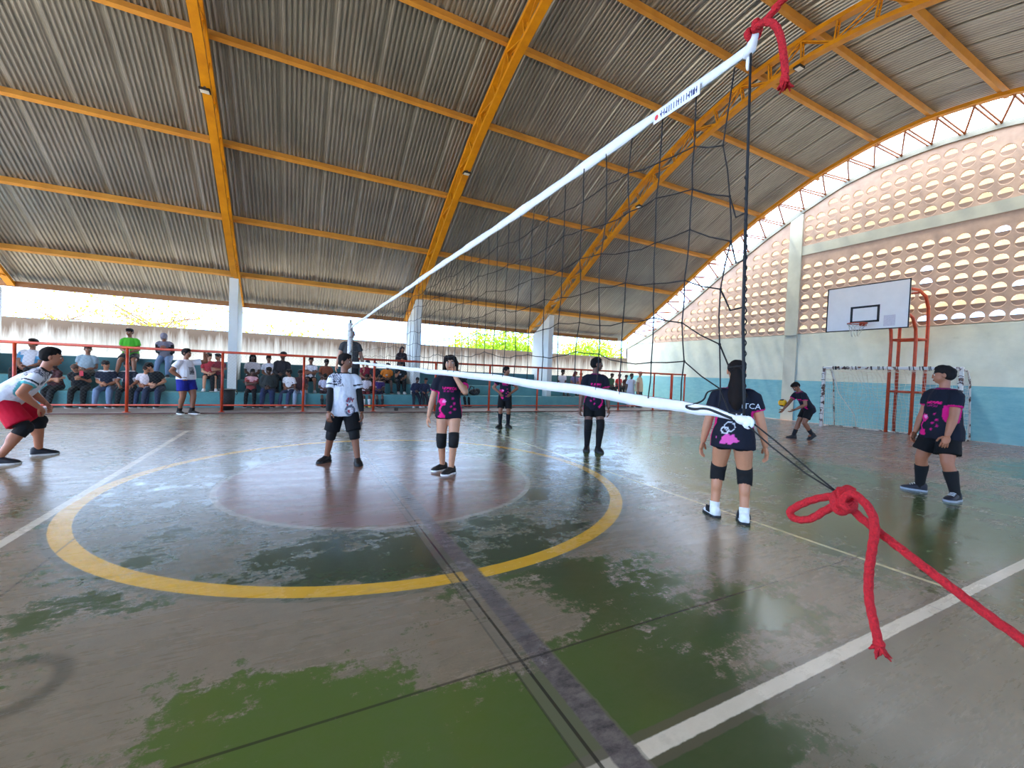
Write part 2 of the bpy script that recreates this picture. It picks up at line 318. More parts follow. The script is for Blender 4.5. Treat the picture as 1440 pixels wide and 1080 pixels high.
    l.new(mth('ADD', mth('MULTIPLY', scr, .7), mth('MULTIPLY', gm, .25)), bp.inputs['Height']); l.new(bp.outputs[0], b.inputs['Normal'])
make_floor()
struct(MB().box((-60, -60, -.3), (70, 60, -.06)), 'ground', M['ground'])
# concrete apron of the stand, end strips
struct(MB().box((-13, 8.36, -.2), (16.7, 12.2, .03)), 'floor_walkway', M['kerb'], label='grey concrete walkway between painted court and spectator benches')
struct(MB().box((-13, 8.33, -.1), (16.7, 8.37, .026)), 'trim_2', mat('red_edge', S(92, 60, 58), .7), label='dark red painted edge of the walkway')
# ------------------------------------------------------------------ vault profile
PRF = [(0, 9.4), (1.4, 9.27), (3.1, 8.85), (5.0, 8.07), (7.15, 6.87), (9.16, 5.6), (11.23, 4.36), (12.75, 3.5)]
_yy = np.linspace(-13.4, 13.4, 537); _zz = np.interp(np.abs(_yy), [p[0] for p in PRF], [p[1] for p in PRF])
_zz[np.abs(_yy) > 12.75] = 3.5-(np.abs(_yy)[np.abs(_yy) > 12.75]-12.75)*.56
_k = np.exp(-np.linspace(-2, 2, 29)**2); _k /= _k.sum(); _zs = np.convolve(np.pad(_zz, 14, mode='edge'), _k, 'valid'); _zs[:20] = _zz[:20]; _zs[-20:] = _zz[-20:]
def rz(y): return float(np.interp(y, _yy, _zs))
def rn(y):           # tangent and outward normal in the YZ plane
    d = (rz(y+.05)-rz(y-.05))/.1; t = vn((0, 1, d)); return t, vn((0, -d, 1))
def rp_(x, y, off): t, nn = rn(y); return np.array([x, y, rz(y)]) + nn*off
def make_roof():
    x0, x1, pitch = -14.6, 15.45, .10; ys = np.concatenate([np.arange(-12.9, 12.91, .43)]); n = int((x1-x0)/pitch)
    xs, zo = [], []
    for i in range(n):
        for k, h in ((0, 0), (.28, .0), (.5, .038), (.78, .038)):
            lap = .06 if (i % 10) == 0 and k < .3 else 0
            xs.append(x0+(i+k)*pitch); zo.append(h+lap)
    pts = [[rp_(x, y, .095+h) for x, h in zip(xs, zo)] for y in ys]
    o = MB().grid(pts).build('ceiling', M['roof'], None, False); o['kind'] = 'structure'
    so = o.modifiers.new('thick', 'SOLIDIFY'); so.thickness = .004
    o['label'] = 'corrugated grey metal sheet roof curved over the whole court'
make_roof()
def bar(mb, p, q, wx, h, nrm=None):      # rectangular bar p->q, wx across X (or side), h along normal
    p = np.asarray(p, float); q = np.asarray(q, float); t = vn(q-p); a = np.array([1., 0, 0]) if abs(t[0]) < .9 else np.array([0, 1., 0])
    a = vn(a-t*np.dot(a, t)); c = np.cross(t, a)
    mb.rings([[e + a*sx_*wx/2 + c*sy_*h/2 for sx_, sy_ in ((-1, -1), (1, -1), (1, 1), (-1, 1))] for e in (p, q)])
AP = [(-.2, 9.2), (.6, 9.25), (2, 9.16), (3, 8.95), (4.3, 8.42), (5.7, 7.75), (8, 6.45), (10, 5.2), (12.06, 4.1), (14, 3.35)]
def arch(y): return float(np.interp(abs(y-.45)+.45, [p[0] for p in AP], [p[1] for p in AP]))
TX = [-8.75, -2.92, 3.0, 8.95, 14.95]
TL = ['yellow lattice roof truss at the left edge above the stand', 'tall yellow lattice roof truss rising from the pillar by the black bin',
      'yellow lattice roof truss seen through the far part of the net', 'yellow lattice roof truss crossing behind the near end of the net', 'yellow end truss against the bright gap above the block wall']
for tx, lab in zip(TX, TL):
    t = empty('roof_truss', (tx, 0, 0), 0, lab, 'roof truss', 'yellow lattice roof trusses')
    up, lo, web = MB(), MB(), MB()
    ya = np.linspace(-12.55, 12.55, 68)
    for a, c in zip(ya[:-1], ya[1:]):
        bar(up, rp_(0, a, -.13), rp_(0, c, -.13), .17, .10)
    yb = ya[np.abs(ya) < 10.9]
    for a, c in zip(yb[:-1], yb[1:]): bar(lo, rp_(0, a, -.62), rp_(0, c, -.62), .17, .09)
    for i in range(0, len(ya)-2, 2):
        for s in (-.05, .05):
            bar(web, rp_(s, ya[i], -.16), rp_(s, ya[i], -.60), .022, .03)
            q = ya[i+2] if abs(ya[i+2]) < 11.2 else ya[i+1]
            if i % 4 == 0: bar(web, rp_(s, ya[i], -.60), rp_(s, ya[i+2], -.16), .022, .03)
            else: bar(web, rp_(s, ya[i], -.16), rp_(s, ya[i+2], -.60), .022, .03)
        for k in range(1, 4):      # lacing between the twin web bars
            w_ = k/4; bar(web, rp_(-.05, ya[i], -.16-.44*w_), rp_(.05, ya[i], -.16-.44*w_), .012, .012)
    if tx > 14:      # the end rib has no lower chord: its struts lean out to the gable coping
        web = MB()
        for i in range(1, len(ya)-1, 2):
            y = ya[i]; top_ = rp_(0, y, -.16)
            for dy_, w_ in ((-.05, .036), (.05, .036), (ya[2]-ya[0], .045)):
                if abs(y+dy_) < 12.9: bar(web, top_+np.array([0, dy_ if abs(dy_) < .1 else 0, 0]), (16.75-tx, y+dy_, arch(y+dy_)-.03), w_, w_)
        up.build('upper_chord', M['yellow'], t); web.build('strut', mat('rust_orange', S(150, 84, 30), .7), t); continue
    up.build('upper_chord', M['yellow'], t); lo.build('lower_chord', M['yellow'], t); web.build('web_bar', M['yellow'], t)
PUR = [(-11.23, 'lower'), (-9.16, ''), (-7.15, ''), (-5.0, ''), (-3.1, ''), (-1.4, ''), (0, ''), (1.35, ''), (3.1, ''), (5.0, ''), (7.15, ''), (9.16, ''), (11.23, '')]
PLAB = {11.23: 'lowest ochre roof purlin, just above the eave strip', 9.16: 'second ochre roof purlin above the far stand', 7.15: 'third ochre roof purlin up from the far eave', 5.0: 'fourth ochre roof purlin up from the far eave',
        3.1: 'fifth ochre roof purlin up from the far eave', 1.35: 'ochre roof purlin just beyond the ridge, sixth from far eave', 0: 'ochre ridge purlin at the top of the roof', -1.4: 'ochre roof purlin nearest side of the ridge, top right'}
for y, _ in PUR:
    t_, nn = rn(y); m = MB(); a = np.array([1., 0, 0])
    prof = [(-.045, .09), (-.045, -.08), (.045, -.08), (.045, .09)]
    m.rings([[np.array([x, y, rz(y)]) + t_*u + nn*v for u, v in prof] for x in np.linspace(-14.5, 15.35, 20)])
    tag(m.build('roof_purlin', M['purlin']), PLAB.get(y, 'ochre roof purlin on the near slope overhead'), 'purlin', 'ochre roof purlins')
for s, lab in ((1, 'brown eave beam along the bright strip above the stand'), (-1, 'brown eave beam along the near side overhead')):
    m = MB(); m.box((-14.5, s*12.55-.06, 3.44), (14.6, s*12.55+.06, 3.6)); tag(m.build('eave_beam', mat('brown_ochre', S(150, 100, 50), .6)), lab, 'beam')
# pillars
for x in TX:
    for s in (1, -1):
        if x > 14: continue
        m = MB(); zi, zo_ = rz(10.35)-.80, rz(11.75)-.78
        vs = [(x-.12, s*10.35, 0), (x+.12, s*10.35, 0), (x+.12, s*11.75, 0), (x-.12, s*11.75, 0), (x-.12, s*10.35, zi), (x+.12, s*10.35, zi), (x+.12, s*11.75, zo_), (x-.12, s*11.75, zo_)]
        m.add(vs, [(0,3,2,1),(4,5,6,7),(0,1,5,4),(1,2,6,5),(2,3,7,6),(3,0,4,7)])
        o = struct(m, 'pillar', M['white'], label='white concrete pillar with sloped top carrying a yellow truss')
# lamps on trusses
LAM = [((-2.92, 5.65, -.70), 'small floodlight clamped under the truss above the green shirt'), ((3.0, 5.9, -.70), 'small floodlight under the middle truss'), ((8.95, 5.5, -.70), 'small floodlight on the truss behind the net strings'), ((8.95, .25, -.70), 'small floodlight under the truss near the red rope end')]
for (x, y, off), lab in LAM:
    p = rp_(x-.02, y, off); t = empty('floodlight', p, 0, lab, 'floodlight', 'floodlights under the trusses')
    MB().box((-.10, -.08, -.05), (.10, .08, 0)).build('housing', M['black'], t, bevel=.01)
    MB().box((-.08, -.06, -.056), (.08, .06, -.048)).build('lens', M['glass'], t)
    MB().box((-.02, -.02, -.01), (.02, .02, .06)).build('bracket', M['grey'], t)
# ------------------------------------------------------------------ end wall with pierced blocks
WX = 16.7
def make_end_wall():
    m = MB()
    m.box((WX, -13.6, 0), (WX+.25, 14.1, 3.465))
    pil = MB(); pil.box((WX-.05, 4.27, 3.43), (WX+.25, 4.75, arch(4.5)-.1)); pil.box((WX-.03, 4.27, 0), (WX, 4.75, 3.43))
    bm_ = MB(); bm_.box((WX-.02, -13.6, 6.57), (WX+.25, 4.27, 6.93))
    rim = MB(); ys = np.linspace(-13.6, 14, 93)
    for a, c in zip(ys[:-1], ys[1:]):
        za, zc = arch(a), arch(c); da = .17
        vs = [(WX-.06, a, za-da), (WX+.3, a, za-da), (WX+.3, a, za), (WX-.06, a, za), (WX-.06, c, zc-da), (WX+.3, c, zc-da), (WX+.3, c, zc), (WX-.06, c, zc)]
        rim.add(vs, [(0,1,2,3),(7,6,5,4),(0,4,5,1),(1,5,6,2),(2,6,7,3),(3,7,4,0)])
    left = MB(); 
    for q in np.arange(11.95, 14.05, .3):
        q2 = min(q+.3, 14.1); a_, b_ = max(3.45, arch(q)-.1), max(3.45, arch(q2)-.1)
        left.add([(WX, q, 3.44), (WX, q2, 3.44), (WX, q2, b_), (WX, q, a_), (WX+.2, q, 3.44), (WX+.2, q2, 3.44), (WX+.2, q2, b_), (WX+.2, q, a_)], [(0,3,2,1),(4,5,6,7),(2,3,7,6)])
    right = MB(); right.box((WX, -13.6, 3.43), (WX+.25, -6.1, 4.1))
    for q in np.arange(-13.6, -6.1, .5): right.box((WX+.02, q, 3.5), (WX+.22, q+.5, arch(q)-.1 if arch(q) < arch(q+.5) else arch(q+.5)-.1))
    base = m.build('wall_right', M['wall']); base['kind'] = 'structure'
    base['label'] = 'end wall painted blue below and whitewashed above'
    for k, (nm, mb) in enumerate((('pilaster', pil), ('tie_beam', bm_), ('arch_coping', rim), ('gable_corner', left), ('plain_bay', right))): mb.build(nm, mat('weathered_plaster', S(128, 130, 120) if nm == 'arch_coping' else S(172, 176, 162), .85, 0, .1, 2) if nm != 'gable_corner' else M['wall'], base)
    cell = .4; seg = 24; R = .158
    ang = [2*PI*k/seg for k in range(seg)]
    def sq(a):
        c_, s_ = math.cos(a), math.sin(a); k = cell/2/max(abs(c_), abs(s_)); return c_*k, s_*k
    def panel(cells, idx):
        fr, hd = MB(), MB()
        for (yc, zc, part) in cells:
            if part is not None:       # solid remainder strip [z0,z1a,z1b]
                y0, y1, z0, za, zb = part; fr.add([(WX, y0, z0), (WX, y1, z0), (WX, y1, zb), (WX, y0, za), (WX+.1, y0, z0), (WX+.1, y1, z0), (WX+.1, y1, zb), (WX+.1, y0, za)], [(0,3,2,1),(4,5,6,7),(0,1,5,4),(2,3,7,6)]); continue
            rs = []
            rs.append([(WX, yc+sq(a)[0], zc+sq(a)[1]) for a in ang]); rs.append([(WX, yc+(R+.012)*math.cos(a), zc+(R+.012)*math.sin(a)) for a in ang])
            rs.append([(WX+.012, yc+R*math.cos(a), zc+R*math.sin(a)) for a in ang]); rs.append([(WX+.07, yc+R*math.cos(a), zc+R*math.sin(a)) for a in ang])
            fr.rings(rs, cap=False)
            # lower half shield
            lo = [(WX+.045, yc+R*math.cos(a), zc+R*math.sin(a)) for a in [PI+PI*k/10 for k in range(11)]]
            fr.add(lo + [(WX+.075, yc-R, zc+.0), (WX+.075, yc+R, zc+.0)], [tuple(range(11)), (0, 10, 12, 11)])
            # quarter dome rain hood outside, open underneath
            if (round(yc*10), round(zc*10)) in OPEN: continue
            g = []
            for i in range(7):
                e = PI/2*i/6; g.append([(WX+.07+.19*math.sin(e), yc+R*math.cos(a)*(1 if i < 1 else 1)*math.cos(e*.35), zc+R*math.sin(a)*math.cos(e)) for a in [PI*k/10 for k in range(11)]])
            hd.grid(g)
        f = fr.build('window_%d' % idx, M['block']); f['kind'] = 'structure'
        f['label'] = ['screen of pierced round-hole blocks left of the pilaster', 'upper screen of pierced blocks above the tie beam', 'large screen of pierced blocks behind the backboard'][idx-1]
        hd.build('block_hood', M['hood'], f)
    def fill(y0, y1, z0, top):
        out = []; n = int(round((y1-y0)/cell))
        for i in range(n):
            ya, yb = y0+i*cell, y0+(i+1)*cell; lim = min(top, arch(ya)-.2, arch(yb)-.2); k = int((lim-z0+.001)/cell); k = max(k, 0)
            for j in range(k): out.append((ya+cell/2, z0+(j+.5)*cell, None))
            zz_ = z0+k*cell; ta = min(top, arch(ya)-.15); tb = min(top, arch(yb)-.15)
            if max(ta, tb) > zz_+.001: out.append((0, 0, (ya, yb, zz_, max(zz_, ta), max(zz_, tb))))
        return out
    OPEN = set()
    for u, v in [(1296,379),(1313,377),(1291,395),(1313,393),(1419,324),(1358,445),(1386,440),(1411,441),(1435,440),(1334,451),(1288,451),(1437,400)]:
        p = at_x(u, v, WX)
        for yc, zc, pt in fill(-6.13, 4.27, 3.45, 6.57):
            if pt is None and abs(yc-p.y) < .2 and abs(zc-p.z) < .2: OPEN.add((round(yc*10), round(zc*10)))
    panel(fill(4.75, 11.95, 3.45, 20), 1); panel(fill(-6.13, 4.27, 6.93, 20), 2); panel(fill(-6.13, 4.27, 3.45, 6.57), 3)
make_end_wall()
struct(MB().box((-13.2, 14.0, -.1), (16.95, 14.2, 2.62)), 'wall_back', M['mold'], label='outer wall with dark mould streaks below its top, behind the stand')
struct(MB().box((-14, -11.75, 0), (16.7, -11.6, 1.43)), 'wall_front', M['teal'], label='teal low wall on the near side behind the viewer')
struct(MB().box((16.7, 14.0, -.1), (17, 14.3, 3.3)), 'wall_corner', M['white'])
# ------------------------------------------------------------------ bleacher
bl = empty('bleacher', (0, 10, 0), 0, 'teal painted concrete stand with two bench steps and a back wall', 'bleacher')
MB().box((-13, 0, .02), (13.2, .75, .48)).build('lower_bench', M['teal'], bl, bevel=.015)
MB().box((-13, .72, .02), (13.2, 1.52, .86)).build('upper_bench', M['teal'], bl, bevel=.015)
MB().box((-13, 1.5, .02), (13.2, 1.68, 1.43)).build('back_wall', mat('dark_teal', S(62, 112, 116), .75, 0, .1, 2), bl, bevel=.015)
# railing with chain link
RY = 8.5; RZ = 1.70
rl = empty('railing', (0, RY, 0), 0, 'orange pipe railing with chain link panels in front of the stand', 'railing')
for i, x in enumerate(list(np.arange(-11.09, 13.5, 2.04)) + [14.5, 15.35]):
    m = MB(); m.tube([(x, 0, .02), (x, 0, RZ)], .035 if abs(x-14.5) > .1 else .06, 10); m.box((x-.07, -.07, .03), (x+.07, .07, .045)); m.build('post', M['rail'], rl, True)
MB().tube([(-12, 0, RZ), (15.4, 0, RZ)], .035, 10).build('top_rail', M['rail'], rl, True)
MB().tube([(-12, 0, .22), (15.4, 0, .22)], .025, 10).build('bottom_rail', M['rail'], rl, True)
MB().tube([(15.4, 0, RZ), (15.4, 1.6, RZ)], .03, 8).build('return_rail', M['rail'], rl, True)
m = MB(); zl, zh = .24, RZ-.03; h_ = zh-zl; sx_ = .085
for d in (1, -1):
    x = -12.0
    while x < 13.1:
        a, b_ = (x, x+h_) if d > 0 else (x+h_, x)
        m.add([(a-.0013, -.0, zl), (a+.0013, -.0, zl), (b_+.0013, 0, zh), (b_-.0013, 0, zh), (a, .003, zl), (b_, .003, zh)], [(0, 1, 2, 3), (1, 4, 5, 2), (4, 0, 3, 5)]); x += sx_
o = m.build('chain_link', M['galv'], rl); o['kind'] = 'stuff'
# ------------------------------------------------------------------ volleyball net
NX = -.03
def ntop(y): return 2.345
def nbot(y): return float(np.interp(y, [-5, -4.97, -4.89, -4.78, -4.5, -4.24, -3.86, -3.43, -2.67, -1.88, -.66, 2.34, 4.3], [1.332, 1.338, 1.358, 1.367, 1.377, 1.392, 1.402, 1.417, 1.43, 1.438, 1.464, 1.526, 1.545]))
net = empty('volleyball_net', (NX, 0, 0), 0, 'black string volleyball net with white tapes, slanting across the court', 'volleyball net')
def band_mesh(ys, zt, h, th, wob):
    m = MB(); rs = []
    for i, y in enumerate(ys):
        w = wob*math.sin(y*9.1)+wob*.6*math.sin(y*23+1); hh = h(y)
        rs.append([(-th+w, y, zt(y)), (th+w, y, zt(y)+.002), (th*1.3+w*.3, y, zt(y)-hh*.5), (th-w, y, zt(y)-hh), (-th-w, y, zt(y)-hh-.001), (-th*1.3-w*.3, y, zt(y)-hh*.5)])
    m.rings(rs); return m
ys = np.concatenate([np.linspace(-4.945, -4.0, 60), np.linspace(-3.95, 4.35, 120)])
band_mesh(ys, lambda y: ntop(y)+.004*math.sin(y*2.3), lambda y: float(np.interp(y, [-4.945, -4.85, -4.7, -4.4, -4.0], [.024, .030, .033, .042, .046])), .004, .003).build('top_tape', M['tape'], net, True)
ys2 = np.concatenate([np.linspace(-4.98, -4.0, 60), np.linspace(-3.95, 4.35, 120)])
band_mesh(ys2, lambda y: nbot(y)+.004+.002*math.sin(y*7), lambda y: float(np.interp(y, [-4.98, -4.85, -4.6, -4.3, -4.0], [.010, .030, .035, .039, .040])), .003, .004).build('bottom_tape', M['tape'], net, True)
# stringing: 0.143 m meshes; the loose near edge sags
VY = [-4.905, -4.775, -4.64, -4.5] + list(np.arange(-4.357, 4.3, .1435))
ROWS = 7
def node(i, j):
    y = VY[i]; zt, zb = ntop(y)-.03, nbot(y)-.003; f = j/ROWS; z = zt+(zb-zt)*f
    if 0 < j < ROWS:
        z += -.075*math.exp(-(y+4.905)/.07)+.012*math.sin(i*1.7+j*2.1) - .008*math.sin(i*.9)
        y += .009*math.sin(i*2.3+j*1.3) + (.02*math.sin(j*1.9) if i == 0 else 0)
    return np.array([.004*math.sin(i+j*2.), y, z])
st = MB(); r0 = .0021
for i in range(len(VY)):
    sg = 6 if VY[i] < -2 else 4
    pts = []
    for j in range(ROWS):
        a, b_ = node(i, j), node(i, j+1)
        pts += [a, (a+b_)/2 + np.array([0, .004*math.sin(i*3+j*5), 0])]
    pts.append(node(i, ROWS)); st.tube(pts, r0, sg)
for j in range(1, ROWS):
    pts = []
    for i in range(len(VY)):
        pts.append(node(i, j))
        if i+1 < len(VY): pts.append((node(i, j)+node(i+1, j))/2 - np.array([0, 0, .005+.003*math.sin(i*4.4)]))
    st.tube(pts, r0, 5)
    if j > 1:      # loose link to the edge cord
        a = node(0, j); b_ = np.array([0, -4.955-.035*j/ROWS, a[2]-.06])
        st.tube([a, (a+b_)/2+np.array([0, .005, -.035]), b_], r0*1.1, 6)
for i in range(len(VY)):
    if VY[i] < -3.2:
        for j in range(1, ROWS): st.ell(node(i, j), (.0042, .0042, .0042), None, 6, 4)
st.build('netting', M['cord'], net, True)
cd = MB(); cd.tube([(0, -4.951, 2.34), (0, -4.957, 2.1), (.002, -4.962, 1.85), (-.002, -4.972, 1.6), (0, -4.985, 1.40), (0, -4.988, 1.34)], [.003, .0036, .0042, .0042, .004, .0036], 8)
hx = [(.0034*math.cos(k*.9), -4.957-.028*(k/140)+.0034*math.sin(k*.9), 2.0-.58*k/140) for k in range(141)]
cd.tube(hx, .0018, 5); cd.build('side_cord', M['cord'], net, True)
sl = MB(); p = [at_x(u, v, 0)-Vector((0, 0, 0)) for u, v in [(998, 516), (996, 535), (1003, 553), (1000, 563), (985, 569), (972, 571), (985, 576), (1003, 574), (1020, 580), (1045, 590)]]
p[0] = Vector(tuple(node(0, 6))); p[1] = (p[0]+p[2])/2+Vector((0, .012, 0)); pr_ = [.0022, .0022, .0024, .0026, .003, .0055, .006, .005, .0055, .005]
for _ in range(2):
    q2, r2_ = [p[0]], [pr_[0]]
    for a_, b_, ra, rb in zip(p[:-1], p[1:], pr_[:-1], pr_[1:]): q2 += [a_*.75+b_*.25, a_*.25+b_*.75]; r2_ += [ra*.75+rb*.25, ra*.25+rb*.75]
    p, pr_ = q2+[p[-1]], r2_+[pr_[-1]]
sl.tube([tuple(q) for q in p], pr_, 8); 
for o_ in (-.005, .005): sl.tube([(o_, -4.985, 1.34+o_), (o_*1.5, -5.07, 1.285+o_*1.4), (o_, -5.15, 1.235+o_), (0, -5.222, 1.197)], .0019, 6)
sl.build('black_tie_cord', M['cord'], net, True)
kn = MB()
for c, r in [((0, -4.985, 1.335), (.012, .022, .013)), ((.004, -4.97, 1.338), (.012, .02, .009)), ((0, -5.0, 1.327), (.011, .012, .012))]: kn.ell(c, r)
kn.tube([(.0, -5.0+.014*math.cos(a), 1.33+.014*math.sin(a)) for a in np.linspace(0, 2*PI, 13)[:-1]], .004, 6, loop=True)
kn.build('white_knot', M['tape'], net, True)
kt = MB(); kt.tube([(0, -4.935, 2.318), (0, -4.95, 2.335), (0, -4.962, 2.368)], [.008, .014, .009], 8); kt.ell((0, -4.945, 2.30), (.006, .006, .02)); kt.build('tape_end', M['tape'], net, True)
pr = MB()      # printed strip on the tape, tiny blue block letters and a red mark
pr.box((-.0125, -4.80, 2.296), (-.0115, -4.615, 2.334), col=None); pr.build('printed_strip', cm(S(228, 230, 238), .6, 'strip'), net)
lt = MB(); rnd = random.Random(3); y = -4.79
while y < -4.65:
    w = rnd.uniform(.004, .009); lt.box((-.0135, y, 2.306), (-.0124, y+.0022, 2.326)); 
    if rnd.random() < .7: lt.box((-.0135, y, 2.314+rnd.uniform(-.008, .01)), (-.0124, y+w, 2.3165+rnd.uniform(-.006, .008)))
    y += w+.003
lt.build('print', cm(S(58, 66, 120), .6, 'print_blue'), net)
MB().ell((-.0125, -4.628, 2.314), (.0015, .008, .009)).build('print_mark', cm(S(220, 50, 56), .6, 'print_red'), net, True)
# far post
ps = empty('net_post', (NX, 4.52, 0), 0, 'chipped white net post behind the boy in the white jersey', 'post')
MB().tube([(0, 0, .0), (0, 0, 2.42)], .055, 14).build('pole', M['pole'], ps, True)
MB().tube([(0, 0, 2.42), (0, 0, 2.5)], [.03, .02], 10).build('cap', M['galv'], ps, True)
m = MB(); m.tube([(0, -.17, 2.32), (0, 0, 2.36)], .006, 6); m.build('net_hook', M['galv'], ps, True); m = MB(); m.tube([(0, -.17, 1.53), (0, 0, 1.52)], .006, 6); m.build('net_hook', M['galv'], ps, True)
ps2 = empty('net_post', (NX, -6.7, 0), 0, 'near net post out of view that anchors the red ropes', 'post')
MB().tube([(0, 0, 0), (0, 0, 2.5)], .045, 12).build('pole', M['pole'], ps2, True)
# red ropes (braided)
def rope(name, paths, rad, lab, frays=()):
    t = empty(name, (NX, -5.2, 0), 0, lab, 'rope', 'red ropes tying the net'); off = np.array([NX, -5.2, 0])
    def sm(P, k=10):
        P = [np.asarray(q, float) for q in P]; out = []
        for i in range(len(P)-1):
            p0, p1, p2, p3 = P[max(i-1, 0)], P[i], P[i+1], P[min(i+2, len(P)-1)]
            for s in np.linspace(0, 1, k, endpoint=False): out.append(.5*((2*p1)+(-p0+p2)*s+(2*p0-5*p1+4*p2-p3)*s*s+(-p0+3*p1-3*p2+p3)*s**3))
        out.append(P[-1]); return out
    for nm, P in paths:
        m = MB(); C = sm([np.asarray(q)-off for q in P]); L = 0
        n = len(C); T = [vn(C[min(i+1, n-1)]-C[max(i-1, 0)]) for i in range(n)]; A = vn(np.cross(T[0], [1., .2, .1])); rs = []
        for i in range(n):
            A = vn(A-T[i]*np.dot(A, T[i])); B = np.cross(T[i], A); L += np.linalg.norm(C[i]-C[i-1]) if i else 0; rr = []
            for k in range(14):
                a = 2*PI*k/14; w = 1+.07*math.sin(3*a+L/rad*2.2)
                rr.append(C[i]+rad*w*(math.cos(a)*A+math.sin(a)*B))
            rs.append(rr)
        m.rings(rs); m.build(nm, M['rope'], t, True)
    for c in frays:
        m = MB(); c = np.asarray(c)-off; r_ = random.Random(2)
        for k in range(26):
            d = vn([r_.uniform(-.6, .6), r_.uniform(-.9, .9), -1]); l_ = r_.uniform(.012, .034)
            m.tube([c, c+d*l_*.6, c+d*l_+np.array([0, r_.uniform(-.006, .006), 0])], [.0042, .0034, .0012], 5)
        m.ell(c, (rad*1.25, rad*1.3, rad*1.2)); m.build('frayed_end', M['rope'], t, True)
    return t
def X0(pts, dx=0): return [tuple(at_x(u, v, NX+dx)) for u, v in pts]
kc = at_x(1187, 701, NX)
loop = X0([(1192, 700), (1170, 698), (1142, 703), (1118, 713), (1111, 722), (1122, 730), (1142, 729), (1163, 717), (1190, 704)])
loop = [(x+.006*math.sin(i*.8), y, z) for i, (x, y, z) in enumerate(loop)]
tail = X0([(1184, 704), (1196, 694), (1212, 703), (1226, 722), (1230, 745), (1226, 775), (1222, 805), (1222, 840), (1228, 872), (1236, 905)], -.014)
main = X0([(1188, 702), (1204, 722), (1228, 742), (1280, 782), (1340, 828), (1400, 873), (1460, 920)], .012) + [(NX+.02, -5.62, .90), (NX+.02, -6.2, .74), (NX, -6.66, .62)]
kp = [(kc.x+.016*math.cos(k*.9), kc.y+.004+.014*math.sin(k*.9)*.9-.016+.004*k/2.2, kc.z+.016*math.sin(k*.9+.7)+.006-.0016*k) for k in range(15)]
kp2 = [(kc.x+.017*math.sin(k*.8), kc.y+.013*math.cos(k*.8+.5), kc.z+.004+.012*math.sin(k*.8+1.2)-.0012*k) for k in range(14)]
rope('rope', [('bight', loop), ('loose_tail', tail), ('standing_line', main), ('knot', kp), ('knot', kp2)], .0082, 'red rope with a bow knot and hanging frayed tail, lower right of the net', [tail[-1]])
tt = X0([(1060, 44), (1066, 36), (1078, 31), (1090, 36), (1098, 54), (1102, 80), (1104, 100), (1103, 112)], -.012)
tm = X0([(1062, 44), (1075, 30), (1092, 12), (1108, -6)]) + [(NX, -5.4, 2.45), (NX, -6.0, 2.47), (NX, -6.66, 2.48)]
c_ = at_x(1061, 44, NX); tk = [(c_.x+.015*math.cos(k*.95), c_.y+.010*math.sin(k*.5), c_.z-.012+.014*math.sin(k*.95)+.0017*k) for k in range(13)]
rope('rope', [('loose_tail', tt), ('standing_line', tm), ('knot', tk)], .0085, 'red rope hooked over the top corner of the net, tail hanging', [tt[-1]])
# ------------------------------------------------------------------ basketball stand
bx = 13.4; hp = empty('basketball_hoop', (15.9, .6, 0), 0, 'basketball stand with white backboard and curved orange tube frame', 'basketball hoop')
O = np.array([15.9, .6, 0])
def W2(P): return [np.asarray(q, float)-O for q in P]
fr = [(15.9, .94, 16.4, .93), (15.9, .33, 16.4, .24)]
for xa, ya, xb, yb_ in fr:
    m = MB(); m.tube(W2([(xa, ya, .02), (xa, ya, 2.9), (xa-.06, ya, 3.3), (xa-.3, ya, 3.62), (xa-.9, ya, 3.8), (bx+.06, ya-.05, 3.85)]), .045, 12); m.build('front_upright', M['hoop'], hp, True)
    m = MB(); m.tube(W2([(xb, yb_, .02), (xb, yb_, 3.5), (xb-.06, yb_, 4.0), (xb-.28, yb_, 4.32), (xb-.8, yb_, 4.46), (bx+.06, yb_-.02, 4.3)]), .045, 12); m.build('rear_upright', M['hoop'], hp, True)
for z in (1.35, 3.0):
    m = MB()
    for q in [((15.9, .94, z), (15.9, .33, z)), ((16.4, .93, z), (16.4, .24, z)), ((15.9, .94, z), (16.4, .93, z)), ((15.9, .33, z), (16.4, .24, z))]: m.tube(W2(q), .035, 10)
    m.build('cross_brace', M['hoop'], hp, True)
for q in [[(15.3, .94, 3.74), (15.3, .33, 3.74)], [(15.9, .93, 4.42), (15.9, .24, 4.42)]]: m = MB(); m.tube(W2(q), .03, 8); m.build('cross_brace', M['hoop'], hp, True)
by0, by1, bz0, bz1 = -.385, 1.58, 3.09, 4.39
bb = MB().box(tuple(W2([(bx, by0, bz0)])[0]), tuple(W2([(bx+.04, by1, bz1)])[0])).build('backboard', M['board'], hp)
def frame_box(y0, y1, z0, z1, w, x):
    m = MB()
    for lo, hi in (((x-.012, y0, z0), (x, y1, z0+w)), ((x-.012, y0, z1-w), (x, y1, z1)), ((x-.012, y0, z0), (x, y0+w, z1)), ((x-.012, y1-w, z0), (x, y1, z1))):
        m.box(tuple(W2([lo])[0]), tuple(W2([hi])[0]))
    return m
frame_box(by0-.012, by1+.012, bz0-.012, bz1+.012, .028, bx-.001).build('border', M['black'], bb)
frame_box(.26, .96, 3.30, 3.78, .055, bx-.001).build('target_square', M['black'], bb)
m = MB(); m.tube(W2([(bx-.40+.225*math.cos(a), .6+.225*math.sin(a), 3.24) for a in np.linspace(0, 2*PI, 25)[:-1]]), .011, 8, loop=True)
m.box(tuple(W2([(bx-.18, .55, 3.2)])[0]), tuple(W2([(bx, .65, 3.3)])[0])); rim = m.build('rim', M['hoop'], hp, True)
m = MB()
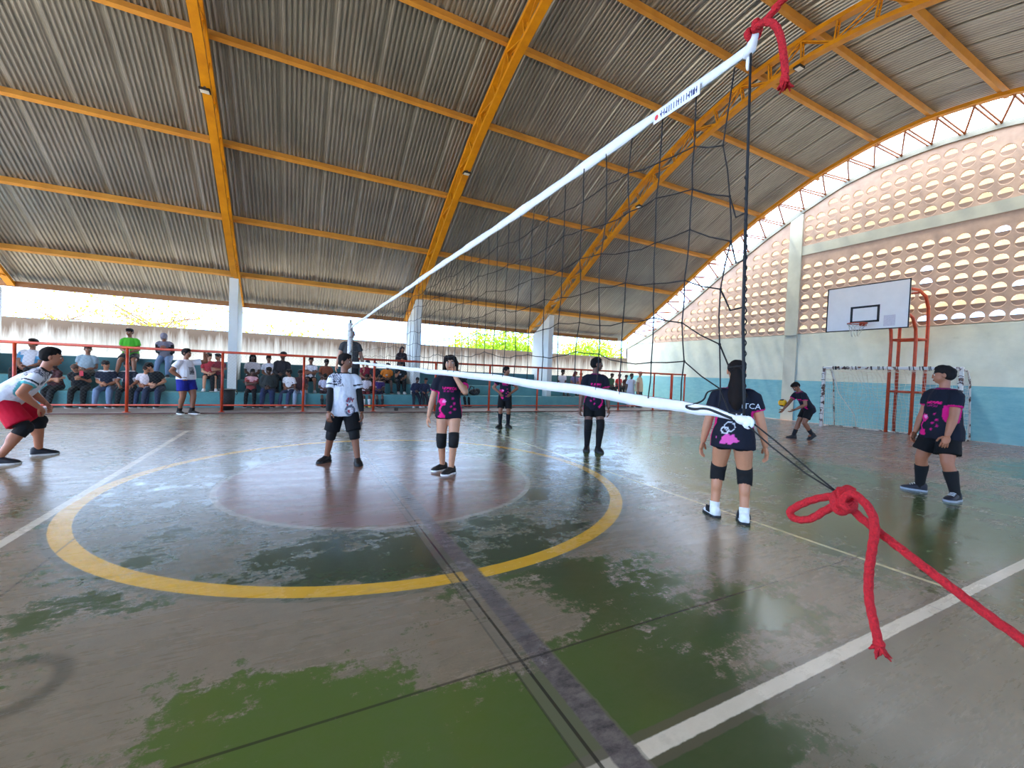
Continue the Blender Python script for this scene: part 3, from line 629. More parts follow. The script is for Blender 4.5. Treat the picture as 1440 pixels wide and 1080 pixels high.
for k in range(9):
    a = 2*PI*k/12-1.2; P = []
    for t in range(5): P.append((bx-.40+(.22-.03*t)*math.cos(a+.2*t), .6+(.22-.03*t)*math.sin(a+.2*t), 3.23-.09*t*(1 if k % 3 else .5)))
    m.tube(W2(P), .007, 4)
m.build('torn_net', M['netstr'], hp, True)
m = MB(); m.box(tuple(W2([(bx-.004, -.1, 3.16)])[0]), tuple(W2([(bx-.0005, .16, 3.46)])[0])); m.build('faded_sticker', cm(S(222, 214, 216), .6, 'sticker'), bb)
# ------------------------------------------------------------------ goal
gx, gb = 15.45, 16.3; g0, g1 = -.86, 2.6; gl = empty('football_goal', (gx, .87, 0), 0, 'rusty white goal with sagging net in front of the end wall', 'goal'); O = np.array([gx, .87, 0])
for y in (g0, g1): MB().box(tuple(W2([(gx-.045, y-.045, 0)])[0]), tuple(W2([(gx+.045, y+.045, 2.12)])[0])).build('goal_post', M['goal'], gl, bevel=.012)
MB().box(tuple(W2([(gx-.045, g0+.045, 2.03)])[0]), tuple(W2([(gx+.045, g1-.045, 2.12)])[0])).build('crossbar', M['goal'], gl, bevel=.012)
for y in (g0, g1):
    m = MB(); m.tube(W2([(gx, y, 2.08), (gx+.45, y, 2.0), (gx+.62, y, 1.7), (gb, y, .05)]), .025, 8); m.tube(W2([(gb, y, .03), (gx, y, .03)]), .022, 8); m.build('side_brace', M['goal'], gl, True)
m = MB(); m.tube(W2([(gb, g0, .03), (gb, g1, .03)]), .022, 8); m.build('ground_bar', M['goal'], gl, True)
m = MB(); rg = random.Random(4)
def gprof(t): return np.array([np.interp(t, [0, .28, .4, 1], [gx, gx+.42, gx+.6, gb-.05]), np.interp(t, [0, .28, .4, 1], [2.05, 1.93, 1.65, .04])])
for k in range(30):
    y = g0+(g1-g0)*k/29; P = []
    for i in range(13):
        x, z = gprof(i/12); P.append((x+.05*math.sin(i*.9+k*.4)*math.sin(i/12*PI), y+.03*math.sin(i*1.3+k), z))
    m.tube(W2(P), .0045, 4)
for i in range(1, 26):
    x, z = gprof(i/25); m.tube(W2([(x+.05*math.sin(i*.45+k*.4)*math.sin(i/25*PI), g0+(g1-g0)*k/24+.02*math.sin(k*1.7+i), z+.03*math.sin(k*1.3+i*.8)) for k in range(25)]), .0045, 4)
for y in (g0, g1):
    for i in range(1, 12):
        f = i/12; m.tube(W2([(gx+.03, y, 2.05*f), (np.interp(2.05*f, [0, 1.65, 1.95, 2.1], [gb-.05, gx+.58, gx+.4, gx+.03]), y, 2.05*f-.04)]), .0045, 4)
    for k in range(1, 6): m.tube(W2([(gx+.14*k, y, .03), (gx+.11*k, y, 2.0-.06*k*k/2)]), .0045, 4)
m.tube(W2([(gx+.2, g1-.15, 2.0), (gx+.3, g1-.35, 1.2), (gx+.5, g1-.75, .5), (gx+.55, g1-.8, .1)]), .014, 5)
o = m.build('goal_net', M['netstr'], gl)
m = MB()
for k in range(26):
    y = rg.uniform(g0+.1, g1-.1); m = MB(); m.tube(W2([(gx-.05, y, 2.01), (gx-.055, y+.012, 2.07), (gx-.05, y+.02, 2.13)]), rg.uniform(.008, .016), 5); m.build('net_tie', M['black'], gl)
for y in (g0, g1):
    for k in range(9): z = .25+.2*k; m = MB(); m.tube(W2([(gx-.052, y-.06, z), (gx-.055, y, z+.02), (gx-.05, y+.06, z)]), .010, 5); m.build('net_tie', M['black'], gl)
# ------------------------------------------------------------------ small things
bn = empty('trash_bin', (-2.88, 9.15, .03), 0, 'black plastic rubbish bin behind the railing near the pillar', 'bin')
m = MB(); m.tube([(0, 0, 0), (0, 0, .3), (0, 0, .60)], [.165, .185, .205], 20); m.build('body', M['black'], bn, True)
m = MB(); m.tube([(.21*math.cos(a), .21*math.sin(a), .60) for a in np.linspace(0, 2*PI, 25)[:-1]], .014, 8, loop=True); m.build('rim', cm(S(46, 48, 50), .5, 'bin_rim'), bn, True)
MB().tube([(.21, 0, .55), (.25, 0, .5), (.22, .0, .44)], .012, 8).build('handle', M['black'], bn, True)
bxo = empty('junction_box', (1.93, 8.72, .03), 0, 'small dark box on the walkway under the railing', 'box')
MB().box((-.06, -.05, 0), (.06, .05, .10)).build('case', cm(S(52, 48, 46), .7, 'case'), bxo, bevel=.008); MB().box((-.05, -.053, .02), (.05, -.05, .08)).build('lid', cm(S(70, 66, 62), .7, 'lid'), bxo)
bt = MB(); b = bmesh.new(); bmesh.ops.create_uvsphere(b, u_segments=28, v_segments=20, radius=.105); me = bpy.data.meshes.new('volleyball'); b.to_mesh(me); b.free()
ball = bpy.data.objects.new('volleyball', me); COL.objects.link(ball); BC = Vector((10.75, 1.22, .93)); ball.location = BC; me.polygons.foreach_set('use_smooth', [True]*len(me.polygons))
me.materials.append(cm(S(240, 178, 20), .45, 'ball_yellow')); me.materials.append(cm(S(24, 26, 44), .45, 'ball_navy'))
for p in me.polygons:
    c = p.center/.105; p.material_index = 1 if (abs(c.x*.8+c.y*.3) < .16 or (abs(c.z) > .62 and abs(c.y) < .5)) else 0
tag(ball, 'yellow and navy volleyball just above the bending boy\'s hand', 'ball')
bp_ = empty('backpack', (5.42, 10.45, .48), .5, 'black backpack lying on the bench beside the child in orange', 'bag')
m = MB(); m.ell((0, 0, .13), (.28, .15, .13)); m.ell((.12, -.05, .15), (.16, .12, .14)); m.build('bag_body', cm(S(22, 22, 26), .8, 'bag'), bp_, True)
MB().tube([(-.15, -.12, .16), (-.2, -.14, .34), (-.28, -.05, .38), (-.3, .02, .2)], .02, 8).build('strap', cm(S(16, 16, 18), .8, 'strap'), bp_, True)
MB().ell((-.06, -.14, .10), (.12, .05, .08)).build('pocket', cm(S(30, 30, 36), .8, 'pocket'), bp_, True)
# ------------------------------------------------------------------ trees beyond the outer wall
def tree(x, y, h, rad, n, lab, mm, sparse=False, seed=1):
    r = np.random.default_rng(seed); t = empty('tree', (x, y, -.06), 0, lab, 'tree', 'trees beyond the outer wall'); tr = MB(); lf = MB()
    tr.tube([(0, 0, 0), (.1, 0, h*.35), (.05, .1, h*.6)], [.16, .12, .08], 8); tips = []
    for k in range(16 if sparse else 12):
        a = 2*PI*k/(16 if sparse else 12)+r.random(); e = r.uniform(-.1, .8); L = rad*r.uniform(.6, 1.0); b0 = np.array([.06, .05, h*r.uniform(.42, .62)])
        p1 = b0+L*.5*np.array([math.cos(a)*math.cos(e), math.sin(a)*math.cos(e), math.sin(e)*.8]); p2 = b0+L*np.array([math.cos(a+.25)*math.cos(e), math.sin(a+.25)*math.cos(e), math.sin(e)*.6])
        tr.tube([b0, p1, p2], [.05, .03, .012], 5); tips += [p1*.4+p2*.6, p2]
        for q in range(2):
            p3 = p1+r.normal(0, 1, 3)*rad*.22; tr.tube([p1, p3], [.02, .006], 4); tips.append(p3)
    tips = np.array(tips); vs, fs = [], []
    for i in range(n):
        c = tips[r.integers(len(tips))]+r.normal(0, 1, 3)*(rad*.16 if sparse else rad*.30)*np.array([1, 1, .7]); u = vn(r.normal(0, 1, 3)); v = vn(np.cross(u, r.normal(0, 1, 3))); s = r.uniform(.05, .11) if sparse else r.uniform(.07, .15)
        k = len(vs); vs += [c-u*s, c-v*s*.5, c+u*s, c+v*s*.5]; fs.append((k, k+1, k+2, k+3))
    lf.add(vs, fs); tr.build('trunk', M['bark'], t, True); o = lf.build('foliage', mm, t); o['kind'] = 'stuff'
def tx_(u, v, y): p = at_y(u, v, y); return p.x, p.z
x, z = tx_(215, 440, 21); tree(x, 21, z*1.45, 3.6, 1300, 'sparse bare-branched tree beyond the mouldy wall, above the green shirt', M['leaf'], True, 3)
x, z = tx_(95, 430, 31); tree(x, 31, z*1.35, 3.0, 700, 'thin tree with few leaves beyond the wall, farthest left', M['leaf'], True, 5)
x, z = tx_(415, 458, 22); tree(x, 22, z*1.12, 2.2, 1600, 'round pale lime tree beyond the wall between the first two pillars', M['leaf'], False, 8)
x, z = tx_(695, 472, 19); tree(x, 19, z*1.25, 2.6, 7000, 'dense lime green tree beyond the wall, seen through the net', M['leaf2'], False, 11)
x, z = tx_(830, 486, 21); tree(x, 21, z*1.15, 2.6, 6000, 'dense lime green tree beyond the wall right of the third pillar', M['leaf2'], False, 12)
x, z = tx_(640, 478, 28); tree(x+.6, 28, z*1.1, 1.6, 2200, 'smaller lime green tree beyond the wall beside the second pillar', M['leaf2'], False, 13)
#@@PEOPLE
# ------------------------------------------------------------------ people
def vnoise(P):
    P = np.asarray(P, float); I = np.floor(P).astype(np.int64); f = P-I; f = f*f*(3-2*f)
    def h(a, b, c): x = (a*374761393 + b*668265263 + c*2147483647 + 1274126177) & 0xffffffff; x = ((x ^ (x >> 13))*1274126177) & 0xffffffff; return ((x ^ (x >> 16)) & 0xffff)/65535.
    r = 0
    for dx in (0, 1):
        for dy in (0, 1):
            for dz in (0, 1):
                w = (f[:, 0] if dx else 1-f[:, 0])*(f[:, 1] if dy else 1-f[:, 1])*(f[:, 2] if dz else 1-f[:, 2]); r = r + w*h(I[:, 0]+dx, I[:, 1]+dy, I[:, 2]+dz)
    return r
JOBS = []
def rot(axis, deg): return np.array(Matrix.Rotation(math.radians(deg), 3, Vector(axis)))
def ik(a, c, l1, l2, pole):
    a = np.asarray(a, float); c = np.asarray(c, float); d = c-a; L = np.linalg.norm(d)
    if L > (l1+l2)*.998: c = a+d/L*(l1+l2)*.998; d = c-a; L = np.linalg.norm(d)
    u = d/L; x = (l1*l1-l2*l2+L*L)/(2*L); h = math.sqrt(max(0, l1*l1-x*x)); p = np.asarray(pole, float); p = p-u*np.dot(p, u)
    return a+u*x+vn(p)*h, c
def text_mesh(s, size):
    cu = bpy.data.curves.new('t', 'FONT'); cu.body = s; cu.size = size; cu.align_x = 'CENTER'; cu.resolution_u = 2
    o = bpy.data.objects.new('t', cu); COL.objects.link(o); dg = bpy.context.evaluated_depsgraph_get(); me = bpy.data.meshes.new_from_object(o.evaluated_get(dg)); bpy.data.objects.remove(o); bpy.data.curves.remove(cu)
    b = bmesh.new(); b.from_mesh(me); bpy.data.meshes.remove(me); bmesh.ops.triangulate(b, faces=b.faces)
    for _ in range(2): bmesh.ops.subdivide_edges(b, edges=[e for e in b.edges if e.calc_length() > .012], cuts=1, use_grid_fill=False); bmesh.ops.triangulate(b, faces=b.faces)
    V = [tuple(v.co) for v in b.verts]; Fc = [tuple(v.index for v in f.verts) for f in b.faces]; b.free(); return np.array(V), Fc
FLESH = S(168, 112, 82)
def hand(mb, Wp, d, n, fwd, k=1.0, curl=25, col=None):
    d = vn(d); n = vn(np.asarray(n, float)-d*np.dot(n, d)); w = vn(np.cross(d, n)); 
    if np.dot(w, fwd) < 0: w = -w
    fr = np.stack([w, n, d], 1); mb.ell(Wp+d*.034*k, (.0245*k, .0115*k, .036*k), fr, 12, 8, col)
    for o_, L, rr in ((.0175, .040, .0062), (.006, .046, .0064), (-.0055, .043, .0062), (-.0165, .034, .0055)):
        p0 = Wp+d*.055*k+w*o_*k; a = math.radians(curl*.6); d1 = vn(d*math.cos(a)+n*math.sin(a)+w*o_*4); p1 = p0+d1*L*.5*k+d1*.01*k
        a2 = math.radians(curl*1.7); d2 = vn(d*math.cos(a2)+n*math.sin(a2)+w*o_*3); p2 = p1+d2*L*.45*k
        mb.tube([p0, p1, p2, p2+d2*.004*k], [rr*k, rr*.95*k, rr*.75*k, rr*.3*k], 7, True, col)
    p0 = Wp+d*.015*k+w*.017*k; d1 = vn(d*.65+w*.75+n*.25); p1 = p0+d1*.028*k; d2 = vn(d*.9+w*.25+n*.35); p2 = p1+d2*.024*k
    mb.tube([p0, p1, p2, p2+d2*.004*k], [.0085*k, .0072*k, .006*k, .002*k], 7, True, col)
def person(label, group, loc, face, H, pose=None, look=None, vox=.013, name='person'):
    P = dict(pelvis=(0, 0, .52), lean=3, side=0, twist=0, feet=(((.06, 0, 0), 8, 0), ((-.06, 0, 0), -8, 0)), hl=(.165, -.03, .45), hr=(-.165, -.03, .45),
             el=(.6, .8, -.2), er=(-.6, .8, -.2), kl=(.15, -1, 0), kr=(-.15, -1, 0), head=(0, 5, 0), curl=28, pl=None, pr=None, sit=False, hem=-.075); P.update(pose or {})
    K = dict(skin=FLESH, hair='short', hairc=S(20, 15, 13), top=dict(kind='plain', col=S(230, 230, 230)), bottom=dict(kind='shorts', col=S(18, 18, 20)), knee=None, sock=None, shoe=S(20, 20, 22), sole=S(225, 225, 222), fat=1.0, arm=None, hs=1.07); K.update(look or {})
    root = empty(name, loc, math.radians(face+90), label, 'person', group)
    fat = K['fat']; a = rot((1, 0, 0), P['lean']) @ rot((0, 1, 0), P['side']) @ np.array([0, 0, 1.])
    Pz = np.array(P['pelvis'], float); ex = rot(a, P['twist']) @ np.array([1., 0, 0]); ex = vn(ex-a*np.dot(ex, a)); ey = np.cross(a, ex); T = np.stack([ex, ey, a], 1)
    px = np.array([1., 0, 0]); 
    def tf(t): # torso point; keeps pelvis base upright and bends upward
        return Pz+a*t if t > 0 else Pz+np.array([0, 0, t])*.6+a*t*.4
    def sec(t, w, d, n=16, yo=0):
        c = tf(t)+ey*yo; k = min(1, max(0, t/.2)); fx = vn(px*(1-k)+ex*k); fy = ey
        return [c+fx*w*math.copysign(abs(math.cos(q))**.85, math.cos(q))+fy*d*math.copysign(abs(math.sin(q))**.9, math.sin(q)) for q in [2*PI*i/n for i in range(n)]]
    sh = {s: tf(.276)+ex*s*.098*K.get('bs', 1) for s in (1, -1)}; hip = {s: Pz+px*s*.052 for s in (1, -1)}
    B = MB()
    bel = .012*(fat-1)*4
    tor = [(-.05, .070, .052), (-.02, .09*fat, .066*fat), (.03, .088*fat, .066*fat), (.09, .079*fat, .058*fat+bel), (.15, .083*fat, .060*fat+bel*.6), (.21, .091*fat, .061), (.255, .092, .056), (.283, .078, .046), (.308, .045, .036)]
    B.rings([sec(*q, yo=-bel*.4) for q in tor])
    N = tf(.30); hy, hpit, hrol = P['head']; Hd = T @ rot((0, 0, 1), hy) @ rot((1, 0, 0), hpit) @ rot((0, 1, 0), hrol); hs = K['hs']
    upd = vn(a*.5+np.array([0, 0, .5])); C = tf(.305)+upd*.052+Hd @ np.array([0, -.004, .058])*hs
    hp_ = lambda x, y, z: C+Hd @ (np.array([x, y, z])*hs)
    B.capsule(N-a*.01, .034, hp_(0, .010, -.03), .030)
    B.ell(hp_(0, .008, .010), (.0455*hs, .056*hs, .048*hs), Hd); B.ell(hp_(0, -.012, -.018), (.0385*hs, .042*hs, .045*hs), Hd); B.ell(hp_(0, -.024, -.044), (.025*hs, .025*hs, .018*hs), Hd)
    J = {}
    for s in (1, -1):
        tgt = np.array(P['hl' if s > 0 else 'hr'], float); E_, W_ = ik(sh[s], tgt, .172, .152, P['el' if s > 0 else 'er']); J['E', s], J['W', s] = E_, W_
        af = .5+.5*fat
        B.capsule(sh[s]-ex*s*.016-a*.006, .029*af, sh[s]+(E_-sh[s])*.3, .032*af); B.capsule(sh[s]+(E_-sh[s])*.15, .034*af, E_, .026*af); B.capsule(E_, .0265*af, E_+(W_-E_)*.35, .0275*af); B.capsule(E_+(W_-E_)*.3, .0275*af, W_, .0175)
        (fx, fy_, fz), fyaw, fp = P['feet'][0 if s > 0 else 1]
        fd = rot((0, 0, 1), fyaw) @ np.array([0, -1., 0]); an = np.array([fx, fy_, fz])+np.array([0, 0, .045]) 
        if fp: toe = np.array([fx, fy_, fz])+fd*.075; q = an-toe; lat = np.cross(fd, (0, 0, 1)); an = toe+rot(lat, -fp) @ q
        K_, A_ = ik(hip[s], an, .245, .24, P['kl' if s > 0 else 'kr']); J['K', s], J['A', s], J['F', s] = K_, A_, (fd, fp, A_)
        B.capsule(hip[s]+np.array([0, .0, -.005]), .056*fat, hip[s]+(K_-hip[s])*.5, .050*fat); B.capsule(hip[s]+(K_-hip[s])*.4, .052*fat, K_, .0365*af); B.capsule(K_, .0365*af, A_, .0235)
        bk = vn(np.cross(np.cross(A_-K_, hip[s]-K_+np.array([0, 1e-3, 0])), A_-K_)); bk = np.array([0, 1., 0])-vn(A_-K_)*vn(A_-K_)[1] if np.linalg.norm(bk) < .5 else -bk if np.dot(bk, hip[s]-K_) < 0 else bk
        cb = K_+(A_-K_)*.3 + vn(np.array([0, 1., 0])-vn(A_-K_)*vn(A_-K_)[1])*.010; B.ell(cb, (.033*af, .034*af, .07), np.stack([px, np.cross(vn(A_-K_), px), vn(A_-K_)], 1))
        B.ell(A_+fd*.03-np.array([0, 0, .02]), (.02, .045, .016), np.stack([np.cross(fd, (0, 0, 1)), fd, np.array([0, 0, 1.])], 1))
        B.ell(hip[s]+np.array([s*.0, .022, -.012]), (.045*fat, .040*fat, .046*fat))
    X = MB(); sk = K['skin']; dk = tuple(c*.72 for c in sk)
    for s in (1, -1):
        W_, E_ = J['W', s], J['E', s]; d = W_-E_; pn = P['pl' if s > 0 else 'pr']; pn = np.array(pn, float) if pn is not None else -ex*s+ey*.25
        hd_ = P.get('hdl' if s > 0 else 'hdr'); d = np.array(hd_, float) if hd_ is not None else d
        hand(X, W_, d, pn, -ey+np.array([0, 0, .25]), 1.0, P['curl'], sk)
        X.ell(hp_(s*.0455, .006, -.006), (.006*hs, .011*hs, .017*hs), Hd, 10, 6, sk)
        X.ell(hp_(s*.0185, -.0445, .001), (.0085*hs, .004*hs, .0045*hs), Hd, 8, 6, S(225, 220, 215)); X.ell(hp_(s*.018, -.0468, .001), (.0042*hs, .003*hs, .0042*hs), Hd, 8, 6, S(28, 18, 14))
        X.ell(hp_(s*.0195, -.0462, .0125), (.0125*hs, .005*hs, .0028*hs), Hd, 8, 6, tuple(c*.9 for c in K['hairc']))
    X.ell(hp_(0, -.051, -.009), (.0068*hs, .008*hs, .016*hs), Hd, 10, 8, sk); X.ell(hp_(0, -.054, -.018), (.0105*hs, .0075*hs, .006*hs), Hd, 10, 6, sk)
    X.ell(hp_(0, -.0505, -.0345), (.0155*hs, .0055*hs, .0032*hs), Hd, 10, 6, tuple(x*y for x, y in zip(sk, (.72, .5, .5)))); X.ell(hp_(0, -.050, -.0395), (.0125*hs, .0055*hs, .0034*hs), Hd, 10, 6, tuple(x*y for x, y in zip(sk, (.8, .55, .55))))
    def job(mb, nm, material, paint, v=vox, sm=4, extra=None, wr=0, parent=root):
        mb.v = [tuple(np.array(q)*H) for q in mb.v]
        o = mb.build(nm, material, parent); m1 = o.modifiers.new('r', 'REMESH'); m1.mode = 'VOXEL'; m1.voxel_size = v; m2 = o.modifiers.new('s', 'SMOOTH'); m2.factor = .5; m2.iterations = sm
        JOBS.append((o, paint, extra, wr)); return o
    def tint(c, k=.06): return lambda p: np.array(c)[None]*(1+k*(vnoise(p*9)[:, None]-.5)*2)
    ex_v = np.array(X.v)*H
    body = job(B, 'body', SKINM, tint(sk, .08), vox, 3, (ex_v, X.f, np.array(X.c)))
    # ---- hair
    hc = K['hairc']; hk = K['hair']; Hr = MB()
    if hk in ('short', 'top', 'long', 'pony', 'bun'):
        Hr.ell(hp_(0, .013, .019), (.0495*hs, .0575*hs, .0475*hs), Hd); Hr.ell(hp_(0, .036, -.002), (.041*hs, .029*hs, .040*hs), Hd)
        if hk in ('top', 'short'): Hr.ell(hp_(0, .021, -.004), (.0478*hs, .047*hs, .040*hs), Hd)
        if hk == 'top': Hr.ell(hp_(.002, .004, .046), (.044*hs, .047*hs, .027*hs), Hd); Hr.ell(hp_(0, -.014, .048), (.036*hs, .027*hs, .017*hs), Hd)
        if hk == 'short': Hr.ell(hp_(0, -.006, .045), (.043*hs, .05*hs, .022*hs), Hd)
        if hk == 'long':
            for s in (1, -1):
                Hr.capsule(hp_(s*.030, -.022, .038), .020*hs, hp_(s*.046, .004, -.01), .016*hs); Hr.capsule(hp_(s*.046, .004, -.01), .016*hs, hp_(s*.047, .018, -.10), .016*hs); Hr.capsule(hp_(s*.040, .03, 0), .022*hs, hp_(s*.04, .04, -.14), .018*hs)
            Hr.capsule(hp_(0, .035, 0), .034*hs, hp_(0, .045, -.15), .026*hs)
        if hk == 'pony':
            p = [hp_(0, .058, .012), hp_(.004, .078, -.012), hp_(.0, .080, -.05), hp_(.006, .072, -.10), hp_(-.004, .066, -.15), hp_(.004, .062, -.195), hp_(.0, .060, -.235)]
            Hr.tube(p, [.018, .030, .042, .047, .044, .034, .012], 14); 
            for s in (1, -1): Hr.tube([q+ex*s*(.036 if i % 2 else .022)*(.5+.2*i) for i, q in enumerate(p[1:6])], [.014, .018, .020, .018, .008], 8)
    if hk == 'shaved': Hr.ell(hp_(0, .012, .014), (.0475*hs, .0555*hs, .046*hs), Hd)
    if hk in ('cap', 'hat'):
        Hr.ell(hp_(0, .02, .004), (.046*hs, .05*hs, .04*hs), Hd)
    if len(Hr.v):
        h_o = job(Hr, 'hair', CLOTH, lambda p: np.array(hc)[None]*(1+.5*(vnoise(p*np.array([60, 60, 18]))[:, None]-.3)), vox*.8, 2, None, .012)
        if hk == 'pony': pt = MB(); pt.tube([np.array(q)*H for q in [hp_(0, .052, .012), hp_(.003, .064, .004)]], [.021*H, .023*H], 12); pt.build('hair_tie', cm(S(14, 14, 16)), h_o, True)
    if hk == 'cap':
        c = MB(); fr = Hd; rs = []
        for i in range(7):
            e = PI/2*i/6; rs.append([np.array(hp_(.052*math.cos(e)*math.cos(q), .010+.062*math.cos(e)*math.sin(q), .022+.046*math.sin(e)))*H for q in [2*PI*j/18 for j in range(18)]])
        c.rings(rs); cap = c.build('cap', cm(K.get('capc', S(18, 18, 20)), .8, 'cap'), root, True)
        v = MB(); v.grid([[np.array(hp_(x, -.045-r_*math.sqrt(max(0, 1-(x/.05)**2)), .024-.006*r_/.05))*H for x in np.linspace(-.046, .046, 9)] for r_ in (0, .03, .055)]); vo = v.build('cap_brim', cm(K.get('capc', S(18, 18, 20)), .8, 'cap'), cap, True); so = vo.modifiers.new('t', 'SOLIDIFY'); so.thickness = .006
    # ---- top
    top = K['top']; kd = top['kind']; hem = P['hem']; TP = MB(); ff = fat*(.97+.03*top.get('loose', 1))
    sec_t = [(hem, .121*ff, .086*ff), (0, .117*ff, .084*ff), (.08, .101*ff, .075*ff+bel), (.16, .096*ff, .071*ff+bel*.6), (.215, .099*(.5+.5*fat), .070), (.255, .099, .062), (.283, .084, .052), (.303, .058, .044), (.318, .043, .040)]
    if hem > -.01: sec_t = [(hem, .108*ff, .082*ff)] + sec_t[2:]
    TP.rings([sec(*q, yo=-bel*.4) for q in sec_t])
    sl = top.get('sleeve', .62); af = .5+.5*fat
    for s in (1, -1):
        S_, E_, W_ = sh[s], J['E', s], J['W', s]
        if sl > 0:
            TP.capsule(S_-ex*s*.026, .038*af, S_+(E_-S_)*.14, .042*af); TP.tube([S_-ex*s*.02, S_+(E_-S_)*.1, S_+(E_-S_)*.35, S_+(E_-S_)*min(sl, 1)], [.038*af, .041*af, .043*af, (.043 if sl < 1 else .035)*af], 14)
        if sl > 1: TP.capsule(S_+(E_-S_)*.4, .042*af, E_, .035*af); TP.tube([E_, E_+(W_-E_)*.5, W_-(W_-E_)*.03], [.035*af, .033*af, .025], 12)
    SHv = {s: (sh[s]*H, J['E', s]*H) for s in (1, -1)}
    def coords(p):
        q = (p/H-Pz) @ T; return q[:, 0], q[:, 1], q[:, 2]
    def armparam(p):
        best = np.full(len(p), -1.); 
        for s in (1, -1):
            A0, E0 = SHv[s]; d = E0-A0; L2 = d @ d; t = ((p-A0) @ d)/L2; dist = np.linalg.norm(p-(A0+np.clip(t, 0, 1)[:, None]*d), axis=1); far = (np.abs(((p/H-Pz) @ T)[:, 0]) > .098) | (t > .35)
            ok = (dist < .062*H) & far; best = np.where(ok, np.maximum(best, t), best)
        return best
    def paint_top(p):
        u, v, t = coords(p); c0 = np.array(top['col']); c = np.repeat(c0[None], len(p), 0)*(1+.05*(vnoise(p*7)[:, None]-.5)); ar = armparam(p)
        def put(msk, col): c[msk] = col
        trim = top.get('trim')
        if kd == 'navy':
            pk, mg, lp = np.array(S(236, 24, 128)), np.array(S(150, 26, 104)), np.array(S(252, 150, 205)); n1 = vnoise(p*38); n2 = vnoise(p*80); fr_ = v < 0; bk_ = v > 0; tors = ar < .1
            put(fr_ & tors & (np.abs(t-.205) < .010) & (np.abs(u) < .058) & (n2 > .36), pk); put(fr_ & tors & (np.abs(t-.180) < .008) & (np.abs(u+.004) < .046) & (n2 > .42), mg)
            fs_ = top.get('fs', -1)
            d1 = np.hypot((u-fs_*.052)/.034, (t-.085)/.030); put(fr_ & tors & (d1+.5*(n1-.5) < .95), pk); put(fr_ & tors & (np.hypot((u-fs_*.040)/.018, (t-.092)/.016)+.4*(n2-.5) < .9), lp)
            put(fr_ & tors & (np.abs(u-fs_*(.062+.012*np.sin(t*60))) < .008) & (t < .08) & (t > -.05), pk); put(fr_ & tors & (np.hypot((u-fs_*.06)/.034, (t+.03)/.024)+.7*(n1-.5) < .85), pk)
            for (uu, tt, r_) in ((-.03, .12, .012), (-.045, .075, .013), (-.02, .05, .011), (-.05, .03, .013), (-.015, .0, .012)):
                dd = np.hypot(u-uu*fs_, t-tt)/r_; put(fr_ & tors & (dd < 1) & (n2 > .3), mg); put(fr_ & tors & (dd < .45), pk)
            put(tors & (np.abs(v) < .024) & (u*top.get('stripe', -1) > .075) & (t < .12), pk)
            d3 = np.hypot((u-.028)/.058, (t+.006)/.036); put(bk_ & tors & (d3+.9*(n1-.5) < .85), np.array(S(238, 96, 178)))
            for (uu, tt, r_) in ((.02, .075, .028), (.045, .05, .02)):
                dd = np.abs(np.hypot(u-uu, t-tt)-r_); put(bk_ & tors & (dd < .003), np.array(S(220, 222, 226)))
            put(ar > .56, pk*.85); put(tors & (t > .308), mg*.6)
        elif kd == 'white':
            n1 = vnoise(p*30); n2 = vnoise(p*70); gr = np.array(S(118, 120, 138)); rd = np.array(S(176, 44, 60)); dkk = np.array(S(40, 42, 58)); tors = ar < .12; fr_ = v < .01
            put((vnoise(p*np.array([22, 22, 22])) > .70) & tors, np.array(S(214, 216, 226))); z = tors & (u*top.get('fs', -1) > .03) & (t > .215)
            put(z & (np.sin((u*1.2+t)*260+n1*5) > -.35), gr); put(z & (n2 > .72), dkk)
            q = -top.get('fs', -1); f1 = tors & fr_ & (np.hypot((u-q*.045)/.040, (t-.06)/.055)+.7*(n1-.5) < .8); put(f1 & (n2 > .30), gr); put(f1 & (n2 > .58), rd); put(f1 & (n1 > .72), np.array(S(230, 228, 230)))
            f2 = np.hypot(u-q*.052, (t+.02)/1.1); put(tors & fr_ & (np.abs(f2-.036) < .009) & (n2 > .25), gr*.8); put(tors & fr_ & (f2 < .022) & (n1 > .5), rd)
            put((ar > .40) & (ar < .47), dkk*.5); put(tors & (t > .309), np.array(S(20, 20, 24)))
            if top.get('teal'): put(ar > .535, np.array(S(92, 176, 182)))
        elif kd == 'two':
            put((t > .2) & (ar < .1), np.array(top['col2']))
        elif kd == 'print':
            n2 = vnoise(p*60); z = (v < 0) & (np.abs(u-.012) < .038) & (np.abs(t-.15) < .058) & (ar < .1); put(z, np.array(S(140, 142, 146))); put(z & (n2 > .55) & (np.abs(t-.14) < .03), np.array(S(40, 42, 50))); put(z & (n2 < .25), np.array(S(190, 190, 192)))
        elif kd == 'logo': put((v < 0) & (np.abs(u+.01) < .024) & (np.abs(t-.2) < .016) & (ar < .1), np.array(S(200, 200, 200)))
        if trim is not None: put((t > .302) & (ar < .15), np.array(trim)); put(ar > .55, np.array(trim))
        if top.get('sleevecol') is not None: put(ar > .12, np.array(top['sleevecol']))
        return c
    nm_top = top.get('name', 'shirt')
    shirt = job(TP, nm_top, CLOTH, paint_top, min(vox, .0125), 5, None, .009)
    shirt['_T'] = [float(q) for q in T.ravel()]
    if hk == 'hood':
        hd = MB(); hd.ell(hp_(0, .014, .012), (.056*hs, .064*hs, .062*hs), Hd); hd.capsule(hp_(0, .03, -.02), .05*hs, hp_(0, .02, -.06), .05*hs)
        job(hd, 'hood', CLOTH, tint(K.get('hoodc', S(120, 114, 122))), vox, 3, None, .006)
